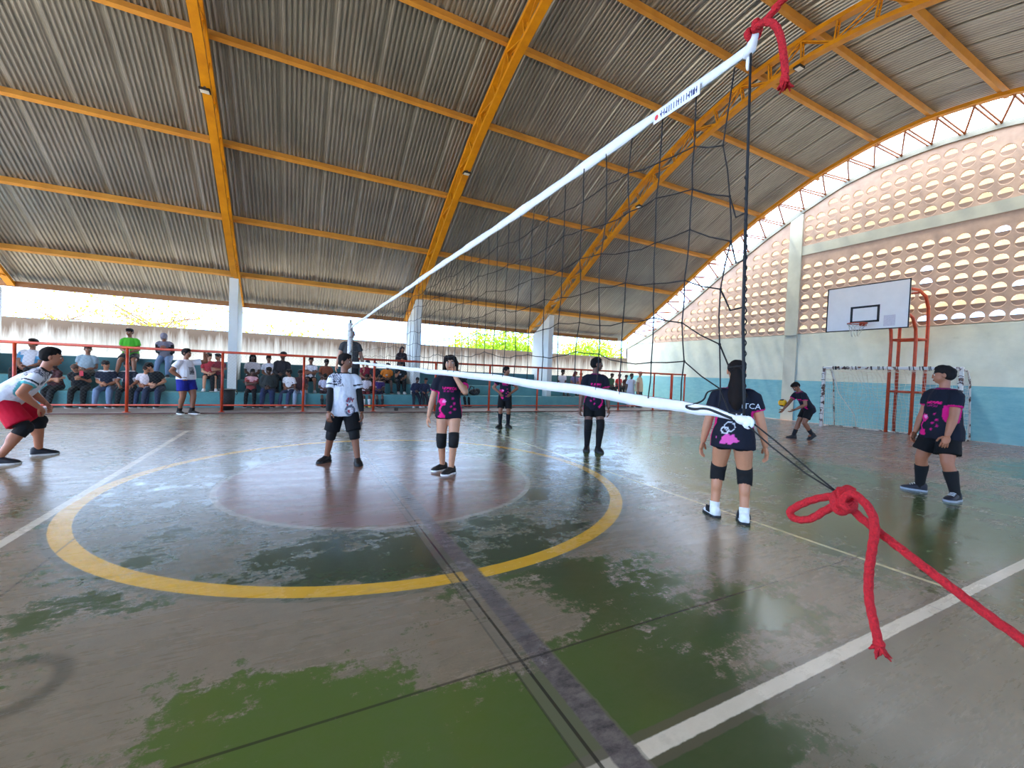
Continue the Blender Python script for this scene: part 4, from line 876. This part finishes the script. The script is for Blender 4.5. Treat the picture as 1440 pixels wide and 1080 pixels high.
    if K['arm']:
        for s in (1, -1):
            m = MB(); S_, E_, W_ = sh[s], J['E', s], J['W', s]; m.tube([q*H for q in (S_+(E_-S_)*.5, S_+(E_-S_)*.8, E_, E_+(W_-E_)*.3, E_+(W_-E_)*.7, W_-(W_-E_)*.02)], [r_*H for r_ in (.034, .031, .0295, .0305, .026, .0205)], 14); m.build('arm_sleeve', cm(K['arm'], .85, 'arm_sleeve'), root, True)
    # ---- bottom
    bo = K['bottom']; BT = MB(); bk = bo['kind']
    BT.rings([sec(t, w*fat, d*fat) for t, w, d in ((-.055, .078, .062), (-.02, .098, .074), (.04, .093, .070), (.075, .085, .062))])
    for s in (1, -1):
        h_, K_, A_ = hip[s], J['K', s], J['A', s]; bf = fat
        if bk == 'shorts':
            f = bo.get('len', .72); BT.capsule(h_, .064*bf, h_+(K_-h_)*.3, .062*bf); BT.tube([h_+(K_-h_)*.05, h_+(K_-h_)*.4, h_+(K_-h_)*f], [.064*bf, .062*bf, .060*bf*bo.get('wide', 1)], 16)
        elif bk == 'brief':
            BT.ell(h_+np.array([0, .022, -.010]), (.05*bf, .047*bf, .05*bf)); BT.capsule(h_, .060*bf, h_+(K_-h_)*.08, .058*bf); BT.tube([h_, h_+(K_-h_)*.18, h_+(K_-h_)*.26], [.060*bf, .0585*bf, .0565*bf], 16)
        else:
            w = bo.get('wide', 1); BT.capsule(h_, .060*bf, h_+(K_-h_)*.5, .054*bf*w); BT.capsule(h_+(K_-h_)*.4, .055*bf*w, K_, .045*af*w); BT.capsule(K_, .045*af*w, K_+(A_-K_)*.5, .041*af*w); BT.tube([K_+(A_-K_)*.3, K_+(A_-K_)*.7, K_+(A_-K_)*.97], [.042*af*w, .037*af*w, .034*w], 14)
    job(BT, {'shorts': 'shorts', 'brief': 'shorts'}.get(bk, 'trousers'), CLOTH, tint(bo['col'], .14), vox, 4, None, .007)
    # ---- knee pads, socks, shoes
    for s in (1, -1):
        h_, K_, A_ = hip[s], J['K', s], J['A', s]; u1, u2 = vn(h_-K_), vn(A_-K_)
        if K['knee']:
            m = MB(); kf = vn((u1+u2)*-1+np.array([0, -.15, 0])); m.tube([q*H for q in (K_+u1*.058, K_+u1*.03+kf*.002, K_+kf*.004, K_+u2*.03+kf*.002, K_+u2*.055)], [r_*H*af for r_ in (.0455, .0455, .044, .0425, .0405)], 16)
            m.ell((K_+kf*.026)*H, tuple(r_*H for r_ in (.034, .03, .042)), np.stack([px, np.cross(vn(u2-u1), px), vn(u2-u1)], 1)); m.build('knee_pad', cm(S(14, 14, 16), .9, 'knee_pad'), root, True)
        if K['sock']:
            f, c = K['sock']; m = MB(); bc = vn(np.array([0, 1., 0])-u2*u2[1]); r1 = np.interp(f, [0, .3, .65, 1], [.026, .030, .0405, .041])
            pts, rr = [], []
            for i in range(7):
                g = f*(1-i/6); pts.append((A_+(K_-A_)*g + bc*.006*np.interp(g, [0, .4, .7, 1], [0, .6, 1, .3]))*H); rr.append(float(np.interp(g, [0, .3, .65, .85, 1], [.0275, .0315, .041, .0405, .040]))*H*af)
            pts.append((A_-np.array([0, 0, .018]))*H); rr.append(.029*H); m.tube(pts, rr, 14); m.build('sock', cm(c, .9, 'sock'), root, True)
        fd, fp, A_ = J['F', s]; L = .158; lat = np.cross(fd, (0, 0, 1)); base = A_-np.array([0, 0, .045]); Rm = np.eye(3)
        if fp: Rm = rot(lat, -fp)
        def fpnt(sx2, y2, z2): return (A_+Rm @ (fd*(sx2*L-.045)+lat*y2*L+np.array([0, 0, z2*L-.045])))*H
        prof = [(0, .10, .34), (.05, .16, .42), (.18, .19, .47), (.34, .185, .43), (.5, .20, .33), (.68, .225, .26), (.84, .20, .21), (.95, .13, .16), (1, .05, .12)]
        m = MB(); rs = []
        for q, w, h in prof: rs.append([fpnt(q, w*math.copysign(abs(math.cos(b_))**.8, math.cos(b_)), .07+(h-.07)*max(0, math.sin(b_))**.75 if math.sin(b_) > 0 else .07+.03*math.sin(b_)) for b_ in [2*PI*k/14 for k in range(14)]])
        m.rings(rs); so_ = m.build('shoe', cm(K['shoe'], .6, 'shoe'), root, True)
        m = MB(); rs = []
        for q, w, h in prof: rs.append([fpnt(q*1.03-.015, -w*1.08, 0.0), fpnt(q*1.03-.015, w*1.08, 0.0), fpnt(q*1.03-.015, w*1.1, .085), fpnt(q*1.03-.015, -w*1.1, .085)])
        m.rings(rs); m.build('sole', cm(K['sole'], .6, 'sole'), so_)
        if K.get('stripes'):
            m = MB()
            for i in range(3):
                for y_ in (-1, 1): m.tube([fpnt(.30+.10*i, y_*.205, .14), fpnt(.35+.10*i, y_*.205, .24), fpnt(.42+.09*i, y_*.165, .36)], .0055*H, 6)
            m.build('stripe', cm(K['stripes'], .7, 'stripe'), so_, True)
        if K.get('laces'):
            m = MB()
            for i in range(4): m.tube([fpnt(.40+.08*i, -.11, .40-.045*i), fpnt(.42+.08*i, 0, .43-.045*i), fpnt(.40+.08*i, .11, .40-.045*i)], .0035*H, 6)
            m.build('lace', cm(K['laces'], .8, 'lace'), so_, True)
    return dict(root=root, shirt=shirt, T=T, Pz=Pz, H=H, tf=tf, ex=ex, ey=ey, a=a, J=J, hp=hp_, Hd=Hd)
LETTERS = []
def lettering(ps, s, size, u, t, back, col, name='lettering'): LETTERS.append((ps, s, size, u, t, back, col, name))
def finish():
    dg = bpy.context.evaluated_depsgraph_get(); tmp = []
    for o, paint, extra, wr in JOBS: tmp.append(bpy.data.meshes.new_from_object(o.evaluated_get(dg)))
    for (o, paint, extra, wr), me in zip(JOBS, tmp):
        n = len(me.vertices); co = np.empty(n*3); me.vertices.foreach_get('co', co); co = co.reshape(-1, 3)
        if wr:
            nr = np.empty(n*3); me.vertex_normals.foreach_get('vector', nr); nr = nr.reshape(-1, 3); w = (vnoise(co*np.array([16, 16, 9]))-.5)*1.2+(vnoise(co*np.array([38, 38, 20])+7)-.5)*.6
            co = co+nr*w[:, None]*wr; me.vertices.foreach_set('co', co.ravel())
        c = paint(co)
        if extra is not None:
            ev, ef, ec = extra; b = bmesh.new(); b.from_mesh(me); vs = [b.verts.new(tuple(v)) for v in ev]
            for f in ef:
                try: b.faces.new([vs[i] for i in f])
                except ValueError: pass
            b.to_mesh(me); b.free(); c = np.concatenate([c, ec])
        setcol(me, c); me.polygons.foreach_set('use_smooth', [True]*len(me.polygons)); mats = list(o.data.materials); o.modifiers.clear(); old = o.data; nm = o.name; o.data = me; bpy.data.meshes.remove(old); me.name = nm
        me.materials.clear()
        for q in mats: me.materials.append(q)
        me.update()
    for ps, s, size, u, t, back, col, nm in LETTERS:
        me = ps['shirt'].data; V = [v.co.copy() for v in me.vertices]; bv = BVHTree.FromPolygons(V, [tuple(p.vertices) for p in me.polygons]); H = ps['H']
        tv, tfc = text_mesh(s, size); sgn = 1 if back else -1; ey = ps['ey']*sgn; right = ps['ex']*(1 if not back else -1); a = ps['a']; out = []
        base = (ps['Pz']+a*t)*H + right*u*H
        for v in tv:
            q = Vector(tuple(base+right*v[0]+a*v[1]+ey*.6)); hit = bv.ray_cast(q, Vector(tuple(-ey)))
            out.append(tuple(hit[0]+Vector(tuple(ey))*.004) if hit[0] else tuple(np.array(q)-ey*.5))
        m = MB(); m.add(out, tfc); m.build(nm, cm(col, .7, 'print'), ps['shirt'])
def fl(u, v): p = at_z(u, v, 0); return np.array([p.x, p.y])
def loc2(pw, loc, face, H): # world -> local, in heights
    d = np.array(pw, float)-np.array(loc, float); t = math.radians(face+90); c, s = math.cos(t), math.sin(t); return np.array([(d[0]*c+d[1]*s), (-d[0]*s+d[1]*c), d[2]])/H
def stand(label, group, fL, fR, face, H, yl, yr, pose, look, vox=.0115, fpl=0, fpr=0, pz=.515):
    m = (np.array(fL)+np.array(fR))/2; loc = (m[0], m[1], 0); a = loc2((*fL, 0), loc, face, H); b = loc2((*fR, 0), loc, face, H)
    P = dict(pose); P.setdefault('pelvis', (0, .01, pz)); P['feet'] = ((tuple(a), yl, fpl), (tuple(b), yr, fpr)); return person(label, group, loc, face, H, P, look, vox)
NAVY, BLK, WHT = S(23, 25, 38), S(15, 15, 18), S(232, 232, 238)
PG = 'players in navy and pink jerseys'; WG = 'players in white jerseys'
TAN, BRN, DRK, LGT = S(176, 118, 84), S(140, 90, 64), S(92, 60, 46), S(204, 146, 112)
# players
stand('crouching player in white jersey and red shorts at the left edge', WG, (-4.33, 2.66), (-4.47, 2.06), 14, 1.80, 6, -10,
      dict(pelvis=(0, .085, .455), lean=44, hl=(.05, -.125, .42), hr=(-.075, -.10, .405), el=(.8, .9, .1), er=(-.8, .9, .1), head=(4, -34, 0), curl=60, pl=(-.6, .4, -.6), pr=(.6, .4, -.6), hem=-.06),
      dict(skin=S(182, 116, 84), hair='top', top=dict(kind='white', col=WHT, fs=-1, teal=1, name='jersey'), bottom=dict(kind='shorts', col=S(196, 14, 48), len=.86, wide=1.12), knee=1, shoe=S(22, 24, 34), sole=S(214, 212, 208), fat=1.12))
p2 = stand('boy in white jersey, black arm sleeves and black shorts under the net', WG, fl(503, 653), fl(459, 649), -93, 1.62, 4, -42,
      dict(lean=2, hl=(.155, -.05, .475), hr=(-.125, -.09, .475), head=(62, 3, 0), curl=45, pr=(.5, .7, 0)),
      dict(skin=BRN, hair='top', top=dict(kind='white', col=WHT, fs=-1, name='jersey', loose=1.2), bottom=dict(kind='shorts', col=S(14, 14, 17), len=.92), knee=1, arm=S(12, 12, 15), shoe=S(14, 14, 17), sole=S(22, 22, 24), fat=1.14))
lettering(p2, 'MGA', .062, -.048, .195, False, S(30, 32, 44))
p3 = stand('girl in navy and pink jersey holding one hand to her mouth', PG, fl(634, 666), fl(622, 661), -110, 1.66, -38, -52,
      dict(lean=0, hl=(.045, -.10, .815), hdl=(-.28, .18, 1), pl=(0, 1, .1), el=(.7, -.3, -1), hr=(-.17, .01, .46), head=(-4, 3, 0), curl=40, hem=-.05),
      dict(skin=LGT, hair='long', hairc=S(26, 16, 12), top=dict(kind='navy', col=NAVY, fs=-1, stripe=1, name='jersey'), bottom=dict(kind='brief', col=BLK), knee=1, shoe=S(16, 16, 18), sole=S(238, 238, 238), fat=.98))
p4 = stand('boy in navy and pink jersey with both hands on his hips', PG, fl(714, 601), fl(703, 601), -116, 1.60, 30, -30,
      dict(lean=-2, hl=(.088, -.02, .565), hr=(-.088, -.02, .565), el=(1, .45, 0), er=(-1, .45, 0), head=(58, 4, 0), pl=(-1, .2, 0), pr=(1, .2, 0), curl=40, hdl=(-.3, -.8, -.5), hdr=(.3, -.8, -.5)),
      dict(skin=BRN, hair='top', top=dict(kind='navy', col=NAVY, fs=-1, name='jersey'), bottom=dict(kind='shorts', col=BLK, len=.84), sock=(.82, S(18, 18, 24)), shoe=S(16, 16, 18), sole=S(26, 26, 28), fat=.95))
p5 = stand('tall boy in navy and pink jersey and black leggings beyond the net, head turned', PG, fl(841, 635), fl(825, 633), -118, 1.80, 10, -12,
      dict(lean=2, hl=(.150, -.03, .455), hr=(-.155, -.02, .45), head=(88, 4, 0), curl=35),
      dict(skin=S(112, 72, 54), hair='top', top=dict(kind='navy', col=NAVY, fs=1, stripe=-1, name='jersey'), bottom=dict(kind='shorts', col=BLK, len=.62), knee=1, sock=(.9, S(14, 14, 16)), shoe=S(20, 20, 22), sole=S(40, 40, 42), fat=.98))
p6 = stand('girl seen from behind with long dark ponytail and white shoes', PG, fl(1004, 725), fl(1046, 735), 35, 1.665, 28, 6,
      dict(lean=1, hl=(.175, .0, .452), hr=(-.185, -.03, .452), head=(6, 6, 0), curl=32, hem=-.062),
      dict(skin=S(200, 136, 100), hair='pony', hairc=S(24, 15, 12), top=dict(kind='navy', col=NAVY, fs=-1, stripe=1, name='jersey', loose=2.2), bottom=dict(kind='brief', col=BLK), knee=1, sock=(.20, S(232, 232, 232)), shoe=S(236, 236, 236), sole=S(30, 30, 34), laces=S(20, 20, 24), stripes=S(20, 20, 26), fat=1.04))
lettering(p6, 'ITCA', .078, .088, .19, True, S(226, 228, 232)); lettering(p6, '10', .12, .03, .115, True, S(232, 234, 238), 'number')
p7 = stand('bending boy in navy jersey bouncing the ball near the end wall', PG, fl(1127, 617)+np.array([.20, -.20]), fl(1127, 617)+np.array([-.16, .12]), 152, 1.66, 8, 0,
      dict(pelvis=(0, .05, .49), lean=32, hl=(.085, -.21, .475), hr=(-.07, -.30, .46), head=(6, 16, 0), curl=22, pl=(-.5, -.2, .9), pr=(.2, -.2, 1), el=(.6, .8, -.4), er=(-.6, .6, -.5)),
      dict(skin=BRN, hair='short', top=dict(kind='navy', col=NAVY, fs=1, name='jersey'), bottom=dict(kind='shorts', col=BLK, len=.72), sock=(.42, S(20, 20, 24)), shoe=S(20, 20, 24), sole=S(30, 30, 32), fat=.96), fpl=34)
p8 = stand('stocky boy in navy and pink jersey in front of the goal, looking back', PG, fl(1343, 704), fl(1293, 690), 152, 1.77, 22, -42,
      dict(lean=1, hl=(.135, -.085, .465), hr=(-.15, -.06, .455), head=(-46, 4, 0), curl=45, pl=(-.6, .6, 0)),
      dict(skin=S(178, 112, 80), hair='top', hairc=S(26, 19, 16), top=dict(kind='navy', col=NAVY, fs=-1, stripe=-1, name='jersey', loose=1.5), bottom=dict(kind='shorts', col=BLK, len=.78, wide=1.12), sock=(.72, S(14, 14, 17)), shoe=S(28, 32, 46), sole=S(170, 176, 188), laces=S(200, 200, 205), fat=1.16))
fL, fR = fl(270, 582), fl(252, 582); m9 = (fL+fR)/2
p9 = stand('heavy boy in white T-shirt and blue shorts holding the orange rail', None, fL, fR, -42, 1.74, 20, -15,
      dict(lean=0, hem=.015, hl=tuple(loc2((-3.34, 8.42, 1.655), (m9[0], m9[1], 0), -42, 1.74)), el=(.4, .3, -1), hdl=(.1, -.7, -.35), hr=(-.115, -.04, .56), er=(-1, .5, 0), head=(18, 4, 0), pr=(1, .2, 0), pl=(0, -.3, -1), curl=50),
      dict(skin=BRN, hair='top', top=dict(kind='print', col=S(236, 234, 238), name='t_shirt', loose=1.3), bottom=dict(kind='shorts', col=S(30, 38, 130), len=.66), sock=(.22, S(16, 16, 18)), shoe=S(16, 16, 18), sole=S(230, 230, 228), fat=1.26))
# player whose shoe only just enters on the left
stand('player in white mostly outside the picture, pale shoe at left edge', WG, (-4.20, .86), (-4.62, .56), 150, 1.7, 10, -10, {}, dict(skin=BRN, top=dict(kind='white', col=WHT, name='jersey'), bottom=dict(kind='shorts', col=S(196, 14, 48)), shoe=S(226, 226, 226)))
# referee on a stand
person('official in dark grey T-shirt standing raised behind the net post', None, (.12, 5.75, .64), -92, 1.72, dict(feet=(((.07, 0, 0), 8, 0), ((-.07, 0, 0), -8, 0)), hl=(.19, -.02, .46), hr=(-.19, -.02, .46), head=(0, 8, 0)),
       dict(skin=S(186, 134, 104), hair='shaved', hairc=S(60, 46, 38), top=dict(kind='plain', col=S(66, 66, 66), name='t_shirt', loose=1.2), bottom=dict(kind='pants', col=S(30, 30, 34)), fat=1.12), .015)
rs_ = empty('referee_stand', (.12, 5.85, 0), 0, 'small grey step stand that raises the official behind the post', 'stand')
MB().box((-.3, -.35, .59), (.3, .25, .635)).build('platform', M['grey'], rs_, bevel=.01)
for sx2 in (-.27, .27):
    for sy2 in (-.32, .22): m = MB(); m.tube([(sx2, sy2, 0), (sx2*.95, sy2*.95, .6)], .022, 8); m.build('leg', M['grey'], rs_, True)
MB().box((-.28, -.5, .28), (.28, -.34, .31)).build('step', M['grey'], rs_, bevel=.008)
m = MB(); m.tube([(-.27, -.48, 0), (-.27, -.46, .28)], .018, 8); m.build('step_leg', M['grey'], rs_, True); m = MB(); m.tube([(.27, -.48, 0), (.27, -.46, .28)], .018, 8); m.build('step_leg', M['grey'], rs_, True)
# ---- spectators
SG = {1: 'spectators on the lower bench', 2: 'spectators on the upper bench', 3: 'spectators on top of the back wall'}
ROW = {1: (10.30, .03, .45), 2: (11.02, .48, .38), 3: (11.58, .86, .57)}
def arms(kind, pz):
    return {'lap': dict(hl=(.035, -.155, pz+.055), hr=(-.035, -.165, pz+.065), curl=45), 'knees': dict(hl=(.085, -.215, pz+.055), hr=(-.085, -.215, pz+.055), pl=(0, .2, -1), pr=(0, .2, -1)),
            'cross': dict(hl=(-.06, -.095, pz+.165), hr=(.06, -.12, pz+.15), hdl=(-1, .1, .2), hdr=(1, .1, .2), pl=(0, 1, 0), pr=(0, 1, 0), el=(.8, -.2, -1), er=(-.8, -.2, -1)),
            'chin': dict(hl=(.06, -.16, pz+.06), hr=(-.025, -.13, pz+.23), hdr=(.2, .1, 1), er=(-.5, -.4, -1), pr=(0, 1, 0)), 'phone': dict(hl=(.03, -.17, pz+.15), hr=(-.03, -.17, pz+.15), curl=60, pl=(-.4, 1, .4), pr=(.4, 1, .4)),
            'side': dict(hl=(.17, .02, pz+.03), hr=(-.17, .02, pz+.03))}[kind]
def sit(px, row, H, label, look, arm='lap', face=-90, lean=12, head=(0, 8, 0), fx=.07, fy=-.275, dx=0, side=0, extra=None, dy=0):
    Y, z0, seat = ROW[row]; Y += dy; x = at_y(px, 515, Y).x+dx; pz = seat/H+.058
    jj = random.Random(px*7+row); lean += jj.uniform(-5, 9); side += jj.uniform(-5, 5); fx += jj.uniform(-.02, .03); P = dict(pelvis=(0, 0, pz), lean=lean, side=side, feet=(((fx, fy, 0), 6, 0), ((-fx, fy-.01, 0), -6, 0)), kl=(.12, -1, 1.2), kr=(-.12, -1, 1.2), head=head, hem=-.005); P.update(arms(arm, pz)); P.update(extra or {})
    return person(label, SG[row], (x, Y, z0), face, H, P, look, .0165)
def L(top, bottom, skin=BRN, hair='short', fat=1.0, trim=None, long=False, bk='pants', shoe=S(30, 30, 32), sole=S(180, 180, 178), hairc=S(22, 16, 14), kind='plain', **k):
    t = dict(kind=kind, col=top, trim=trim, name='t_shirt', sleeve=.62)
    if long: t['sleeve'] = 1.9; t['name'] = 'long_sleeved_top'
    t.update(k.pop('topx', {}))
    d = dict(skin=skin, hair=hair, hairc=hairc, fat=fat, top=t, bottom=dict(kind=bk, col=bottom), shoe=shoe, sole=sole); d.update(k); return d
JEAN, JEAN2 = S(52, 66, 96), S(108, 128, 156); DK = S(20, 20, 24); WT = S(232, 226, 228)
sit(42, 2, 1.86, 'man in white T-shirt with blue sleeves, above the crouching player', L(S(206, 208, 216), DK, BRN, 'short', 1.15, topx=dict(sleevecol=S(86, 150, 190))), 'lap', lean=2, head=(-14, 4, 0))
sit(80, 1, 1.56, 'woman in maroon top with brown hair, legs crossed, behind the crouching player', L(S(66, 30, 34), DK, TAN, 'long', 1.05, long=False, hairc=S(58, 34, 26), shoe=S(220, 190, 190)), 'cross', lean=16, head=(-26, 12, 0), face=-96, fx=.02)
sit(116, 1, 1.58, 'person in black T-shirt and black trousers looking at a red phone', L(S(20, 20, 24), S(16, 16, 18), TAN, 'shaved', 1.1, hairc=S(90, 66, 54)), 'phone', lean=24, head=(-8, 28, 0), face=-86)
ph = empty('phone', (at_y(116, 515, 9.86).x, 9.80, .965), 0, 'red phone held by the person in black on the lower bench', 'phone'); MB().box((-.04, -.006, -.07), (.04, .006, .07)).build('phone_case', cm(S(196, 40, 60), .5, 'red_case'), ph, bevel=.005); MB().box((-.035, .005, -.063), (.035, .008, .063)).build('screen', cm(S(24, 26, 32), .2, 'screen'), ph)
sit(123, 2, 1.66, 'heavy man in pale grey-blue T-shirt on the upper bench', L(S(142, 162, 172), S(60, 54, 50), BRN, 'short', 1.3), 'lap', lean=6, head=(20, 4, 0))
sit(153, 1, 1.66, 'boy in navy polo with white collar and cuffs and blue jeans', L(S(26, 30, 50), JEAN2, TAN, 'short', 1.1, trim=S(220, 220, 222)), 'lap', lean=14, head=(42, 4, 0), fx=.09)
sit(183, 1, 1.60, 'boy in navy polo with white collar behind the orange post', L(S(24, 28, 44), DK, BRN, 'short', 1.0, trim=S(206, 206, 208)), 'knees', lean=14, head=(8, 10, 0))
sit(205, 1, 1.50, 'girl in white T-shirt and jeans leaning against a boy in black', L(S(226, 214, 216), JEAN, TAN, 'bun', .98, hairc=S(40, 24, 18)), 'lap', lean=18, head=(45, 10, 0), side=6)
sit(220, 1, 1.68, 'boy in black T-shirt with black hair leaning towards a girl', L(S(18, 18, 22), S(40, 48, 70), LGT, 'top', 1.08), 'lap', lean=24, head=(-50, 10, 0), face=-98, side=-8, dx=.05)
sit(184, 3, 1.72, 'man in bright green T-shirt on top of the back wall', L(S(76, 170, 44), S(46, 40, 40), BRN, 'short', 1.15, bk='shorts'), 'lap', lean=6, head=(-18, 4, 0), fx=.10)
sit(233, 3, 1.66, 'person with raised grey hood and black sleeves on the back wall', L(S(116, 110, 118), JEAN2, BRN, 'hood', 1.1, long=True, topx=dict(sleevecol=S(24, 24, 28), name='hooded_sweatshirt'), hoodc=S(132, 126, 134)), 'phone', lean=16, head=(14, 30, 0))
sit(295, 2, 1.56, 'boy in red T-shirt with white shoes on the upper bench', L(S(176, 52, 62), DK, LGT, 'short', .96, bk='shorts', shoe=S(232, 230, 228)), 'lap', lean=14, head=(26, 6, 0), face=-80)
sit(323, 2, 1.55, 'person in maroon shirt beside the first pillar', L(S(112, 30, 40), DK, BRN, 'short', 1.0), 'cross', lean=10, head=(-40, 8, 0), dx=-.3)
sit(351, 2, 1.62, 'woman in white T-shirt with very long dark hair on the upper bench', L(WT, DK, DRK, 'long', 1.08), 'lap', lean=8, head=(4, 8, 0), dx=.08)
sit(354, 1, 1.42, 'child in pink and red shirt with folded arms on the lower bench', L(S(158, 66, 62), DK, DRK, 'short', .96, kind='two', topx=dict(col2=S(222, 168, 172))), 'cross', lean=8, head=(14, 6, 0))
sit(379, 2, 1.58, 'boy in white T-shirt behind the person in dark hooded jacket', L(S(224, 222, 226), DK, BRN, 'top', 1.0), 'lap', lean=10, head=(0, 8, 0))
sit(378, 1, 1.62, 'heavy person in dark green-grey jacket and jeans on the lower bench', L(S(50, 56, 56), S(44, 56, 90), DRK, 'short', 1.28, long=True, topx=dict(name='jacket', col2=S(50, 56, 56))), 'lap', lean=18, head=(-30, 8, 0))
sit(398, 2, 1.86, 'man in dark shirt and black cap on the upper bench', L(S(44, 38, 42), DK, DRK, 'cap', 1.15, long=True), 'lap', lean=4, head=(-30, 4, 0), dx=-.06)
sit(409, 1, 1.50, 'boy in white T-shirt and jeans turned to his neighbour', L(S(236, 230, 230), S(62, 74, 104), BRN, 'short', .98, kind='logo', shoe=S(226, 222, 220)), 'lap', lean=12, head=(-55, 2, 0), face=-116)
sit(422, 1, 1.52, 'person in dark maroon top and pale jeans behind an orange post', L(S(66, 40, 42), S(150, 168, 190), DRK, 'short', 1.0), 'knees', lean=14)
sit(437, 2, 1.60, 'boy in white T-shirt and dark shorts with arms folded', L(WT, DK, BRN, 'top', .98, bk='shorts', trim=S(70, 72, 84), shoe=S(214, 214, 214)), 'cross', lean=8, head=(-6, 6, 0))
sit(458, 2, 1.58, 'boy in rust brown T-shirt on the upper bench', L(S(138, 70, 44), S(66, 40, 38), DRK, 'short', .98, bk='shorts'), 'lap', lean=14, head=(10, 8, 0))
sit(457, 1, 1.36, 'child in pale shirt and dark socks partly behind the white jersey', L(S(206, 204, 222), S(60, 30, 36), DRK, 'short', .92, bk='shorts', sock=(.7, S(22, 22, 26))), 'lap', lean=20, head=(-20, 16, 0))
sit(514, 2, 1.60, 'boy in crimson shirt just right of the white jersey player', L(S(132, 26, 44), DK, BRN, 'cap', 1.0, capc=S(28, 34, 56)), 'lap', lean=12, head=(10, 8, 0))
sit(527, 2, 1.50, 'child in dark shirt behind an orange post under the net tape', L(S(40, 40, 44), DK, TAN, 'short', .95, dx=0) if False else L(S(40, 40, 44), DK, TAN, 'short', .95), 'lap', lean=12, head=(-20, 8, 0))
sit(543, 2, 1.56, 'boy in orange T-shirt on the upper bench', L(S(224, 124, 34), DK, DRK, 'short', 1.05, kind='logo', bk='shorts'), 'lap', lean=22, head=(8, 10, 0), side=4)
sit(515, 1, 1.36, 'child in white shirt, white socks and yellow shoes on the lower bench', L(S(224, 214, 218), S(120, 40, 44), DRK, 'short', .92, bk='shorts', sock=(.7, S(226, 226, 228)), shoe=S(220, 190, 40)), 'lap', lean=12, head=(8, 8, 0))
sit(533, 1, 1.38, 'child in purple football shirt with pale collar on the lower bench', L(S(66, 44, 104), S(40, 32, 52), DRK, 'short', .92, bk='shorts', trim=S(204, 180, 160), sock=(.7, S(24, 24, 30)), shoe=S(30, 26, 28)), 'lap', lean=16, head=(4, 8, 0))
sit(562, 2, 1.62, 'person in black T-shirt with pale chest print and white shoes', L(S(22, 22, 26), DK, TAN, 'short', 1.1, kind='logo', shoe=S(226, 220, 214)), 'chin', lean=12, head=(14, 6, 0))
person('woman with long dark hair in black jacket standing behind the upper bench', None, (at_y(572, 500, 11.28).x-.2, 11.30, .86), -92, 1.46, dict(hl=(.04, -.12, .62), hr=(-.04, -.13, .63), curl=50, head=(12, 14, 0)), L(S(42, 28, 30), DK, TAN, 'long', 1.0, long=True, hairc=S(40, 24, 20), topx=dict(name='jacket')), .0165)
sit(585, 1, 1.28, 'small child in dark blue on the lower bench, left of two', L(S(34, 42, 70), S(30, 34, 50), DRK, 'short', .95, long=True, shoe=S(210, 210, 210)), 'lap', lean=16, head=(8, 6, 0), dy=-.2)
sit(597, 1, 1.26, 'small child in dark blue on the lower bench beside another', L(S(42, 46, 72), S(36, 36, 48), BRN, 'top', .95, long=True, shoe=S(216, 216, 214)), 'knees', lean=12, head=(-8, 4, 0), dy=-.2)
sit(652, 1, 1.34, 'child in bright orange shirt and black trousers beside the backpack', L(S(232, 96, 30), S(20, 20, 22), TAN, 'top', .96), 'lap', lean=16, head=(26, 8, 0), face=-78)
sit(790, 2, 1.62, 'boy in white T-shirt alone right of the third pillar', L(S(236, 228, 232), S(22, 22, 26), DRK, 'top', .98, bk='shorts'), 'lap', lean=8, head=(14, 6, 0))
sit(807, 2, 1.48, 'woman with long auburn hair and lilac top', L(S(128, 118, 150), DK, TAN, 'long', 1.0, hairc=S(110, 40, 34)), 'lap', lean=10, head=(30, 6, 0))
sit(817, 2, 1.38, 'child in pink top next to the woman with auburn hair', L(S(222, 140, 150), S(150, 90, 90), TAN, 'bun', .95, hairc=S(60, 36, 28)), 'lap', lean=8, head=(-8, 6, 0))
sit(858, 2, 1.48, 'person in green shirt on the upper bench right of the tall boy', L(S(56, 92, 60), DK, DRK, 'short', 1.0), 'lap', lean=10, head=(10, 6, 0))
sit(872, 2, 1.44, 'child in bright red shirt on the upper bench, far right group', L(S(214, 46, 50), DK, DRK, 'short', .98), 'lap', lean=8, head=(4, 6, 0), dx=-.1)
sit(879, 2, 1.36, 'child in brown-maroon shirt beside the child in red', L(S(74, 36, 34), DK, DRK, 'short', .98), 'lap', lean=8, head=(-10, 6, 0), dx=.05)
person('boy in white shirt and white trousers standing at the far end of the stand', None, (at_y(888, 530, 9.9).x, 9.9, .03), -120, 1.62, dict(head=(24, 6, 0)), L(S(226, 228, 240), S(222, 222, 232), DRK, 'top', .95), .0165)
person('man in pale cap and beige shirt standing beside the end wall', None, (at_y(899, 530, 9.6).x, 9.6, .03), -60, 1.76, dict(head=(-30, 6, 0), hl=(.18, .02, .5)), L(S(216, 196, 160), S(60, 60, 66), TAN, 'cap', 1.2, kind='plain', capc=S(214, 206, 190)), .0165)
finish()
